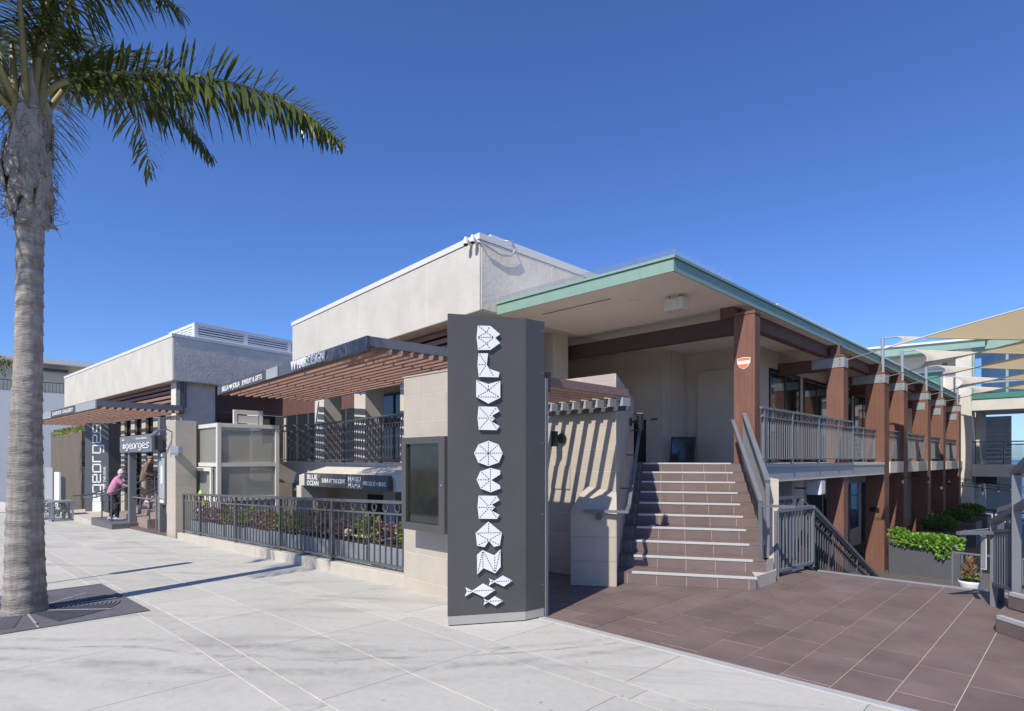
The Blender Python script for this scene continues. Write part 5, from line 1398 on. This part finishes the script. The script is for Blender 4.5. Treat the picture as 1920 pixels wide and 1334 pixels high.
# ------------------------------------------------------------ security cameras
def dome(loc, d, lab, arm=True):
    d = Vector(d).normalized(); loc = Vector(loc)
    t = thing('security_camera', loc, lab, 'security camera')
    MB().tube([loc, loc + d * .10], .045, 12).build('mount', 'white', t)
    q = loc + d * .15
    MB().tube([q + UP * .04, q - UP * .05], .055, 14).build('housing', 'white', t)
    MB().ball(q - UP * .05, .045, 12, 8).build('lens_dome', 'black', t)
    if arm: MB().tube([q + UP * .05, q + UP * .09], .03, 10).build('cap', 'white', t)
dome((-8.78, 7.755, 5.98), (0, -1, 0), 'white dome camera left of the corner under the tall parapet coping')
dome((-8.60, 7.745, 5.95), (.2, -1, .1), 'white dome camera right at the corner of the tall parapet')
t = thing('flexible_conduit', (-8.5, 8.2, 5.9), 'looping grey conduit at the corner of the tall parapet', 'conduit')
MB().tube([(-8.60, 7.65, 5.98), (-8.46, 7.80, 5.90), (-8.46, 8.25, 5.80), (-8.46, 8.55, 5.85), (-8.45, 8.68, 6.02), (-8.47, 8.6, 6.16), (-8.6, 8.45, 6.18)], .016, 8).build('hose', 'steel', t, smooth=True)
qd = L0 + DR * 5.4 + UP * 5.55
dome(qd, (1, .1, 0), 'white dome camera on the shaded grey side of the left wing')

# ------------------------------------------------------------ tree grate and palm
tg = thing('tree_grate', (-8.95, .75, ground(-8.95)), 'square cast iron tree grate around the palm trunk', 'tree grate')
gx0, gx1, gy0, gy1 = -10.2, -7.74, -.40, 1.84
gm = Vector((-8.81, .88, 0))
GZ = lambda x, y, z: Vector((x, y, ground(x) + z))
def gquad(mb, x0, x1, y0, y1, z0, z1):
    mb.hexa([GZ(x0, y0, z0), GZ(x1, y0, z0), GZ(x1, y1, z0), GZ(x0, y1, z0), GZ(x0, y0, z1), GZ(x1, y0, z1), GZ(x1, y1, z1), GZ(x0, y1, z1)])
for (x0, x1, y0, y1) in ((gx0, gm.x - .01, gy0, gm.y - .01), (gm.x + .01, gx1, gy0, gm.y - .01), (gx0, gm.x - .01, gm.y + .01, gy1), (gm.x + .01, gx1, gm.y + .01, gy1)):
    b = MB(); gquad(b, x0, x1, y0, y1, .002, .007); pq = b.build('quarter_plate', 'cast_iron', tg)
    rb = MB()
    for k_ in range(15):
        r_ = .27 + .045 * k_
        pts = []
        for a_ in range(33):
            t_ = 2 * math.pi * a_ / 32; x, y = gm.x + r_ * math.cos(t_), gm.y + r_ * math.sin(t_)
            if x0 + .03 < x < x1 - .03 and y0 + .03 < y < y1 - .03: pts.append((t_, x, y))
            elif len(pts) > 1:
                break
        for (ta, xa_, ya_), (tb2, xb_, yb_) in zip(pts[:-1], pts[1:]):
            ca, sa, cb_, sb_ = math.cos(ta), math.sin(ta), math.cos(tb2), math.sin(tb2); w_ = .011
            rb.hexa([GZ(xa_, ya_, .0071), GZ(xa_ + ca * 2 * w_, ya_ + sa * 2 * w_, .0071), GZ(xb_ + cb_ * 2 * w_, yb_ + sb_ * 2 * w_, .0071), GZ(xb_, yb_, .0071),
                     GZ(xa_, ya_, .017), GZ(xa_ + ca * 2 * w_, ya_ + sa * 2 * w_, .017), GZ(xb_ + cb_ * 2 * w_, yb_ + sb_ * 2 * w_, .017), GZ(xb_, yb_, .017)])
    if rb.v: rb.build('arc_ribs', 'cast_iron', pq)
fr = MB()
for (x0, x1, y0, y1) in ((gx0 - .04, gx1 + .04, gy0 - .04, gy0 - .001), (gx0 - .04, gx1 + .04, gy1 + .001, gy1 + .04), (gx0 - .04, gx0 - .001, gy0, gy1), (gx1 + .001, gx1 + .04, gy0, gy1)): gquad(fr, x0, x1, y0, y1, .001, .012)
fr.build('frame', 'cast_iron', tg)
for ang in range(0, 360, 45):
    d = V2(ang); a_ = gm + d * .27; L_ = 1.0 if ang % 90 else .9
    e_ = gm + d * L_
    w_ = Vector((-d.y, d.x, 0)) * .012
    MB().hexa([GZ(*(a_ - w_).xy, .0175), GZ(*(e_ - w_).xy, .0175), GZ(*(e_ + w_).xy, .0175), GZ(*(a_ + w_).xy, .0175), GZ(*(a_ - w_).xy, .021), GZ(*(e_ - w_).xy, .021), GZ(*(e_ + w_).xy, .021), GZ(*(a_ + w_).xy, .021)]).build('spoke', 'panel_grey', tg)

pa = thing('palm_tree', (-8.81, .88, -.09), 'tall palm with ringed grey trunk standing in the tree grate', 'palm tree')
axis = [(-8.81, .88, -.12), (-8.80, .88, .83), (-8.79, .89, 2.06), (-8.78, .91, 3.05), (-8.76, .92, 4.04), (-8.75, .93, 4.50)]
def interp(tbl, z):
    for a, b in zip(tbl[:-1], tbl[1:]):
        if z <= b[0]: f_ = (z - a[0]) / (b[0] - a[0]); return tuple(a[i] + (b[i] - a[i]) * f_ for i in range(1, len(a)))
    return tbl[-1][1:]
axt = [(p[2], p[0], p[1]) for p in axis]; rt = [(-.12, .29), (.03, .268), (.15, .252), (.4, .240), (.83, .224), (1.5, .204), (2.06, .188), (2.6, .176), (3.05, .169), (4.1, .164), (4.6, .172)]
m = MB(); NS = 36; zs = []; z = -.12
while z < 4.55:
    zs += [(z, 0.0), (z + .014, .0085), (z + .07 + random.uniform(0, .02), .0), ]; z += random.uniform(.115, .19)
b0 = len(m.v); seeds = [random.uniform(0, 6.28) for _ in range(6)]
for (z, ex) in zs:
    cx, cy = interp(axt, z); r_ = interp(rt, z)[0] * .775
    for k_ in range(NS):
        t_ = 2 * math.pi * k_ / NS
        rr = r_ * (1 + .018 * math.sin(2 * t_ + seeds[0] + z) + .012 * math.sin(5 * t_ + seeds[1] + 2 * z)) + ex + random.uniform(-.0015, .0015)
        zz = z + .018 * math.sin(t_ + seeds[2] + z * 1.7) + .006 * math.sin(3 * t_ + z * 5)
        m.v.append((cx + rr * math.cos(t_), cy + rr * math.sin(t_), zz))
for i in range(len(zs) - 1):
    for k_ in range(NS):
        j = (k_ + 1) % NS; m.f.append((b0 + i * NS + k_, b0 + i * NS + j, b0 + (i + 1) * NS + j, b0 + (i + 1) * NS + k_)); m.m.append(0)
m.build('trunk', 'trunk', pa, smooth=True)
cc = Vector((-8.77, .91, 0))
m = MB().tube([cc + UP * z for z in (4.40, 4.6, 5.0, 5.4, 5.75, 6.1)], [.128, .168, .195, .178, .14, .09], 20)
fo = m.build('fibre_core', 'fibre', pa, smooth=True)
# old leaf bases: broad cut stubs, split at the foot, with fibre showing between them
for i in range(22):
    z = 4.38 + .055 * i + random.uniform(-.03, .03); t_ = i * 2.399 + random.uniform(-.25, .25)
    r_ = .145 + .072 * math.sin(min(1, (z - 4.25) / 1.15) * math.pi) - .03 * max(0, (z - 5.2) / .5)
    d = V2(math.degrees(t_)); s_ = Vector((-d.y, d.x, 0)); L_ = random.uniform(.30, .62); w0 = random.uniform(.070, .118); w1 = random.uniform(.035, .085)
    flare = random.uniform(-.02, .05); skew = random.uniform(-.10, .10); rag = [random.uniform(-.05, .05) for _ in range(7)]
    b_ = cc + UP * z + d * (r_ - .02)
    m = MB(); n_ = 6; base = len(m.v)
    for q in range(n_ + 1):
        f_ = q / n_; wd = (w0 * (1 - f_) ** .8 + w1) * (.82 if q == 0 else 1)
        for e, sx in enumerate((-1, -.66, -.33, 0, .33, .66, 1)):
            lift = rag[e] if q in (0, n_) else rag[e] * .15
            bow = math.sqrt(max(0, 1 - (sx * wd / (r_ + .12)) ** 2))
            m.v.append(tuple(b_ + UP * (L_ * f_ + lift) + s_ * (wd * sx + skew * f_ * f_) - d * (r_ * (1 - bow) * .9) + d * (flare * f_ + .02 * math.sin(f_ * 3.1) * (1 - sx * sx) + random.uniform(-.004, .004))))
    for q in range(n_):
        for e in range(6):
            m.f.append((base + q * 7 + e, base + q * 7 + e + 1, base + (q + 1) * 7 + e + 1, base + (q + 1) * 7 + e)); m.m.append(0)
    o = m.build('leaf_base', 'boot', pa); sm = o.modifiers.new('thickness', 'SOLIDIFY'); sm.thickness = .022; sm.offset = 1
m = MB()
for _ in range(420):
    t_ = random.uniform(0, 6.28); z = random.uniform(4.40, 5.75); r_ = .185 + random.uniform(0, .07); d = V2(math.degrees(t_)); s_ = Vector((-d.y, d.x, 0))
    a_ = cc + UP * z + d * r_; e_ = a_ + d * random.uniform(.0, .13) + s_ * random.uniform(-.12, .12) + UP * random.uniform(-.2, .12); mid = (a_ + e_) / 2 + d * .03
    m.tube([a_, mid, e_], [.003, .0025, .0012], 3)
stuff(m.build('loose_fibres', 'fibre', pa))
for (t_, z) in ((200, 4.43), (-20, 4.38), (60, 4.42)):
    d = V2(t_); s_ = Vector((-d.y, d.x, 0)); a_ = cc + UP * z + d * .12
    MB().hexa([a_ - s_ * .08, a_ + s_ * .08, a_ + d * .16 + s_ * .03 - UP * .05, a_ + d * .15 - s_ * .05 - UP * .04, a_ - s_ * .08 + UP * .06, a_ + s_ * .08 + UP * .07, a_ + d * .17 + s_ * .02 - UP * .03, a_ + d * .16 - s_ * .05 - UP * .01]).build('stub', 'boot', pa)

def catmull(P, n):
    P = [Vector(p) for p in P]; out = []
    for i in range(len(P) - 1):
        p0 = P[max(i - 1, 0)]; p1 = P[i]; p2 = P[i + 1]; p3 = P[min(i + 2, len(P) - 1)]
        for k_ in range(n):
            t_ = k_ / n; out.append(.5 * ((2 * p1) + (p2 - p0) * t_ + (2 * p0 - 5 * p1 + 4 * p2 - p3) * t_ ** 2 + (3 * p1 - p0 - 3 * p2 + p3) * t_ ** 3))
    out.append(P[-1]); return out
def frond(parent, ctrl, ranks, nleaf=85, start=.16, r0=.035, lw=.030):
    """ranks: list of (side, lift range, length, droop)"""
    pts = catmull(ctrl, 8); n_ = len(pts)
    cum = [0]
    for a, b in zip(pts[:-1], pts[1:]): cum.append(cum[-1] + (b - a).length)
    tot = cum[-1]
    def at(f_):
        s_ = f_ * tot
        for i in range(n_ - 1):
            if cum[i + 1] >= s_:
                k_ = (s_ - cum[i]) / max(1e-6, cum[i + 1] - cum[i]); return pts[i].lerp(pts[i + 1], k_), (pts[i + 1] - pts[i]).normalized()
        return pts[-1], (pts[-1] - pts[-2]).normalized()
    rac = MB().tube(pts, [max(.005, r0 * (1 - .9 * c_ / tot)) for c_ in cum], 7, sq=(1.0, .75)).build('frond', 'rachis', parent, smooth=True)
    lm = MB()
    for (side, lift, Ll, droop) in ranks:
        for i in range(nleaf):
            f_ = start + (1 - start) * (i + random.uniform(0, .8)) / nleaf
            p, tg_ = at(min(f_, .999))
            sd_ = tg_.cross(UP)
            sd_ = sd_.normalized() if sd_.length > .05 else Vector((1, 0, 0))
            up_ = sd_.cross(tg_).normalized()
            prof = (.55 + .45 * math.sin(min(1, (f_ - start) / .35) * math.pi / 2)) * (1 - .72 * max(0, (f_ - .55) / .45) ** 1.4)
            L_ = Ll * prof * random.uniform(.78, 1.15)
            lf = R(random.uniform(*lift))
            d = (sd_ * side * math.cos(lf) + up_ * math.sin(lf) + tg_ * random.uniform(.35, .75)).normalized()
            w_ = lw * random.uniform(.7, 1.15) * .5 * (1 - .35 * f_)
            ns_ = 4; q = p.copy(); prevs = None; kink = random.random() < .3
            for k_ in range(ns_ + 1):
                fr_ = k_ / ns_
                ww = w_ * (.55 + 1.2 * fr_ if fr_ < .3 else 1.0 if fr_ < .75 else .12 + .88 * (1 - fr_) / .25)
                wd = d.cross(UP + sd_ * .35); wd = wd.normalized() * ww if wd.length > .01 else sd_ * ww
                cur = (q - wd, q + wd)
                if prevs is not None: lm.quadv([prevs[0], prevs[1], cur[1], cur[0]])
                prevs = cur
                d = (d - UP * droop * (.5 + fr_) * (2.6 if kink and k_ == 2 else 1) + Vector((random.uniform(-.05, .05), random.uniform(-.05, .05), 0))).normalized()
                q = q + d * L_ / ns_
    lm.build('leaflets', 'frond', rac)
crown = cc + UP * 5.6
F1 = [(-8.75, .94, 5.60), (-8.66, 1.02, 5.87), (-8.57, 1.16, 6.06), (-8.43, 1.39, 6.18), (-8.22, 1.67, 6.26), (-7.95, 2.05, 6.30), (-7.57, 2.52, 6.29), (-7.3, 2.92, 6.22), (-7.02, 3.34, 6.05), (-6.69, 3.74, 5.66)]
frond(pa, F1, [(-1, (40, 88), .46, .05), (1, (45, 95), .42, .06), (1, (-50, 5), .66, .30), (-1, (-75, -20), .66, .28), (1, (-80, -40), .62, .25), (-1, (-20, 30), .5, .2)], 84, .16, .036, .052)
F2 = [(-8.87, .95, 5.70), (-9.08, 1.13, 6.25), (-9.10, 1.58, 6.55), (-9.12, 2.12, 6.58), (-9.0, 2.6, 6.36), (-8.93, 2.97, 5.98)]
frond(pa, F2, [(-1, (-10, 30), .6, .30), (1, (-30, 10), .62, .30), (1, (-70, -30), .5, .25)], 72, .18, .030, .036)
F3 = [(-8.79, .89, 5.62), (-8.67, .94, 6.24), (-8.57, 1.04, 6.79), (-8.50, 1.2, 7.22), (-8.36, 1.5, 7.45), (-8.12, 1.9, 7.42), (-7.9, 2.25, 7.16)]
frond(pa, F3, [(-1, (-10, 35), .78, .30), (1, (-10, 35), .78, .30), (1, (-60, -20), .7, .25)], 84, .22, .038, .034)
for i, (az, el, L_, dr) in enumerate(((170, 50, 3.4, 1.4), (205, 68, 3.3, 1.2), (250, 48, 3.4, 1.4), (290, 66, 3.2, 1.2), (318, 48, 3.3, 1.5), (150, 78, 3.0, .9), (135, 60, 3.3, 1.2), (60, 84, 3.2, .8), (20, 82, 3.0, .8), (110, 66, 3.0, 1.0), (345, 74, 3.0, 1.0), (-70, 38, 3.5, .85), (-82, 52, 3.4, 1.0))):
    d = V2(az); ctrl = []
    q = crown + d * .10; e_ = R(el); st_ = L_ / 7
    for k_ in range(8):
        ctrl.append(q.copy()); q = q + (d * math.cos(e_) + UP * math.sin(e_)) * st_; e_ -= dr * R(26) * (k_ + .6) / 4
    frond(pa, ctrl, [(-1, (-5, 35), .68, .28), (1, (-5, 35), .68, .28)], 64, .2, .04, .034)
for i in range(4):
    a_ = crown + V2(40 + 90 * i) * .12
    MB().tube([a_ - UP * .25, a_ + UP * .3 + V2(40 + 90 * i) * .06, a_ + UP * .8 + V2(40 + 90 * i) * .1], [.05, .04, .02], 8).build('spear', 'rachis', pa, smooth=True)
# second palm, mostly beyond the left edge
p2 = thing('palm_tree', (-40, 2.0, -1), 'distant palm whose fronds show beside the left edge', 'palm tree')
c2 = Vector((-38.5, 2.1, 6.0))
MB().tube([(-38.5, 2.1, -1), (-38.5, 2.1, 2), (-38.5, 2.1, 6)], [.26, .2, .17], 14).build('trunk', 'trunk', p2, smooth=True)
for i in range(13):
    d = V2(i * 27.7 + 8); ctrl = []; q = c2 + d * .1; e_ = R(random.uniform(15, 75))
    for k_ in range(7):
        ctrl.append(q.copy()); q = q + (d * math.cos(e_) + UP * math.sin(e_)) * .45; e_ -= R(16 + 4 * k_)
    frond(p2, ctrl, [(-1, (-5, 35), .6, .3), (1, (-5, 35), .6, .3)], 36, .15, .04, .05)
# street lamp beyond the left edge whose shadow falls across the sidewalk
lp = thing('street_lamp', (-10.45, -.9, ground(-10.45)), 'slim street lamp standing beyond the left edge, seen by its shadow', 'street lamp')
lx, ly = -10.55, -.75; lz = ground(lx)
MB().tube([(lx, ly, lz), (lx, ly, lz + .25), (lx, ly, lz + .26), (lx, ly, lz + 3.1)], [.07, .07, .035, .03], 10).build('pole', 'metal', lp)
MB().tube([(lx, ly, lz + 3.1), (lx, ly, lz + 3.2), (lx, ly, lz + 4.35), (lx, ly, lz + 4.45)], [.03, .12, .12, .03], 12).build('lantern', 'metal', lp)

# ------------------------------------------------------------ people
def solid(mb, name, mt, parent, voxel, smooth_it=4):
    o = mb.build(name, mt, parent, smooth=True)
    r = o.modifiers.new('remesh', 'REMESH'); r.mode = 'VOXEL'; r.voxel_size = voxel; r.use_smooth_shade = True
    s = o.modifiers.new('smooth', 'SMOOTH'); s.iterations = smooth_it; s.factor = .5
    dg = bpy.context.evaluated_depsgraph_get()
    me = bpy.data.meshes.new_from_object(o.evaluated_get(dg)); o.modifiers.clear(); o.data = me
    me.materials.clear(); me.materials.append(M[mt]); me.polygons.foreach_set('use_smooth', [True] * len(me.polygons))
    return o
def chain(mb, pts, rad, n=12):
    mb.tube(pts, rad, n)
    for p, r_ in zip(pts, rad): mb.ball(p, r_, n, 8)
def hand(mb, wrist, d, palm_n):
    d = Vector(d).normalized(); pn = Vector(palm_n).normalized(); s_ = d.cross(pn).normalized(); w = Vector(wrist)
    mb.tube([w, w + d * .045, w + d * .085], [.024, .036, .034], 8, sq=(1.0, .55))
    for k_, (o_, L_) in enumerate(((-.03, .062), (-.010, .072), (.010, .068), (.030, .052))):
        a = w + d * .08 + s_ * o_; chain(mb, [a, a + d * L_ * .5 - pn * .012, a + d * L_ * .75 - pn * .038], [.0095, .009, .008], 6)
    a = w + d * .025 - s_ * .028; chain(mb, [a, a - s_ * .03 + d * .025, a - s_ * .03 + d * .055 - pn * .02], [.011, .010, .009], 6)
def person(base, heading, H_, label, spec):
    t = thing('person', base, label, 'person'); f = V2(heading); l = Vector((-f.y, f.x, 0)); b = Vector(base); k = H_ / 1.6
    P = lambda x, y, z: b + f * x * k + l * y * k + UP * z * k
    S = spec; body = MB()
    legs = []
    for sd_ in (0, 1):
        hip, kn, an = [P(*q) for q in S['legs'][sd_]]; r = [q * k for q in S['leg_r']]
        chain(body, [hip, hip.lerp(kn, .5), kn, kn.lerp(an, .35), an], [r[0], r[0] * .85, r[1], r[1] * 1.02, r[2]])
        toe = an + f * .15 * k + UP * -.045 * k
        chain(body, [an - UP * .01, an + f * .06 * k - UP * .035 * k, toe], [.042 * k, .042 * k, .03 * k], 8)
        legs.append((hip, kn, an))
    sp_ = [P(*q) for q in S['spine']]; sr_ = [q * k for q in S['spine_r']]
    for q_ in range(len(sp_) - 1):
        for j in range(5):
            c_ = sp_[q_].lerp(sp_[q_ + 1], j / 4); r_ = sr_[q_] + (sr_[q_ + 1] - sr_[q_]) * j / 4
            for sgn in (-.5, 0, .5): body.ball(c_ + l * sgn * r_ * 1.1, r_ * .86, 12, 8)
    neck, head = P(*S['neck']), P(*S['head'])
    body.tube([sp_[-1], neck, head], [.075 * k, .052 * k, .06 * k], 10)
    body.ball(head, (.082 * k, .082 * k, .108 * k), 14, 10); hf = (f + UP * S.get('tilt', -.15)).normalized()
    body.ball(head + hf * .03 * k - UP * .045 * k, (.062 * k, .062 * k, .065 * k), 12, 8)
    body.tube([head + hf * .078 * k + UP * .012 * k, head + hf * .105 * k - UP * .022 * k, head + hf * .08 * k - UP * .03 * k], [.009 * k, .015 * k, .010 * k], 6)
    for sgn in (-1, 1):
        body.ball(head + l * sgn * .082 * k - UP * .01 * k, (.016 * k, .016 * k, .03 * k), 8, 6)
        body.ball(head + l * sgn * .04 * k + hf * .078 * k + UP * .02 * k, .013 * k, 6, 5)
    body.ball(head + hf * .088 * k - UP * .062 * k, (.02 * k, .02 * k, .008 * k), 8, 5)
    arms = []
    for sd_ in (0, 1):
        sh_, el_, wr = [P(*q) for q in S['arms'][sd_]]
        chain(body, [sh_, sh_.lerp(el_, .5), el_, el_.lerp(wr, .3), wr], [.055 * k, .050 * k, .042 * k, .042 * k, .027 * k])
        hand(body, wr, (wr - el_), UP * 1.0 if abs((wr - el_).normalized().z) < .8 else f); arms.append((sh_, el_, wr))
    solid(body, 'body', 'skin', t, .011 * k)
    top = MB()
    for q_ in range(len(sp_) - 1):
        for j in range(5):
            c_ = sp_[q_].lerp(sp_[q_ + 1], j / 4); r_ = (sr_[q_] + (sr_[q_ + 1] - sr_[q_]) * j / 4) + .013 * k
            for sgn in (-.5, 0, .5): top.ball(c_ + l * sgn * r_ * 1.1, r_ * .88, 12, 8)
    for sh_, el_, wr in arms:
        e_ = sh_.lerp(el_, S['sleeve']); chain(top, [sh_, sh_.lerp(e_, .5), e_], [.072 * k, .07 * k, .066 * k])
    top.ball(sp_[-1].lerp(neck, .35), .085 * k, 12, 8)
    solid(top, 'shirt', S['shirt'], t, .013 * k)
    tr_ = MB()
    for hip, kn, an in legs:
        if S['short']: e_ = hip.lerp(kn, .95); chain(tr_, [hip, hip.lerp(e_, .5), e_], [S['leg_r'][0] * k + .02, S['leg_r'][0] * k + .018, S['leg_r'][1] * k + .035])
        else:
            e_ = kn.lerp(an, .8); chain(tr_, [hip, hip.lerp(kn, .5), kn, kn.lerp(e_, .5), e_], [S['leg_r'][0] * k + .016, S['leg_r'][0] * .86 * k + .016, S['leg_r'][1] * k + .018, S['leg_r'][1] * k + .02, S['leg_r'][2] * k + .022])
    for sgn in (-.5, 0, .5): tr_.ball(sp_[0] + l * sgn * sr_[0] - UP * .03 * k, sr_[0] * .92 + .006, 12, 8)
    solid(tr_, 'shorts' if S['short'] else 'trousers', S['trousers'], t, .013 * k)
    for hip, kn, an in legs:
        sm = MB(); chain(sm, [an - UP * .02 * k - f * .03 * k, an + f * .06 * k - UP * .035 * k, an + f * .16 * k - UP * .045 * k], [.05 * k, .052 * k, .04 * k], 10)
        solid(sm, 'shoe', S['shoe'], t, .012 * k)
    hm = MB()
    if S['hair'] == 'curly':
        for _ in range(70):
            d = Vector((random.uniform(-1, .55), random.uniform(-1, 1), random.uniform(-.55, 1))).normalized()
            hm.ball(head + (f * d.x * .085 + l * d.y * .09 + UP * d.z * .115) * k + UP * .015 * k, .032 * k, 8, 6)
        solid(hm, 'hair', 'hair', t, .012 * k, 1)
    else:
        hm.ball(head + UP * .055 * k - f * .01 * k, (.096 * k, .096 * k, .062 * k), 14, 8); hm.ball(head + UP * .04 * k + f * .085 * k, (.06 * k, .06 * k, .014 * k), 12, 6)
        solid(hm, 'cap', 'cap', t, .012 * k, 2)
    return t
person((-22.44, 4.44, -.29), 78, 1.62, 'woman in pink blouse and dark trousers climbing the steps, holding the rail', dict(
    legs=[[(-.02, .09, .84), (.04, .10, .46), (-.08, .10, .085)], [(-.02, -.09, .84), (.10, -.10, .47), (.10, -.10, .085)]], leg_r=(.092, .062, .04),
    spine=[(-.03, 0, .90), (.02, 0, 1.05), (.09, 0, 1.24), (.12, 0, 1.32)], spine_r=(.145, .15, .135, .105), neck=(.17, 0, 1.41), head=(.23, 0, 1.50), tilt=-.35,
    arms=[[(.12, .17, 1.32), (.30, .22, 1.12), (.50, .20, 1.04)], [(.12, -.17, 1.32), (.30, -.24, 1.12), (.52, -.26, 1.05)]], sleeve=.62, shirt='pink', trousers='navy', shoe='shoe', short=False, hair='curly'))
person((-22.75, 5.40, .04), 70, 1.72, 'man in brown shirt, khaki shorts and cap walking up the steps ahead', dict(
    legs=[[(0, .09, .86), (.12, .10, .52), (.06, .10, .20)], [(0, -.09, .86), (.02, -.10, .46), (-.12, -.10, .085)]], leg_r=(.095, .062, .042),
    spine=[(-.01, 0, .90), (.02, 0, 1.05), (.07, 0, 1.26), (.08, 0, 1.35)], spine_r=(.13, .14, .145, .11), neck=(.12, 0, 1.43), head=(.16, 0, 1.52), tilt=-.3,
    arms=[[(.08, .19, 1.34), (.16, .25, 1.10), (.36, .24, 1.04)], [(.08, -.19, 1.34), (.10, -.26, 1.09), (.32, -.26, 1.02)]], sleeve=.75, shirt='shirt_brown', trousers='khaki', shoe='white', short=True, hair='cap'))
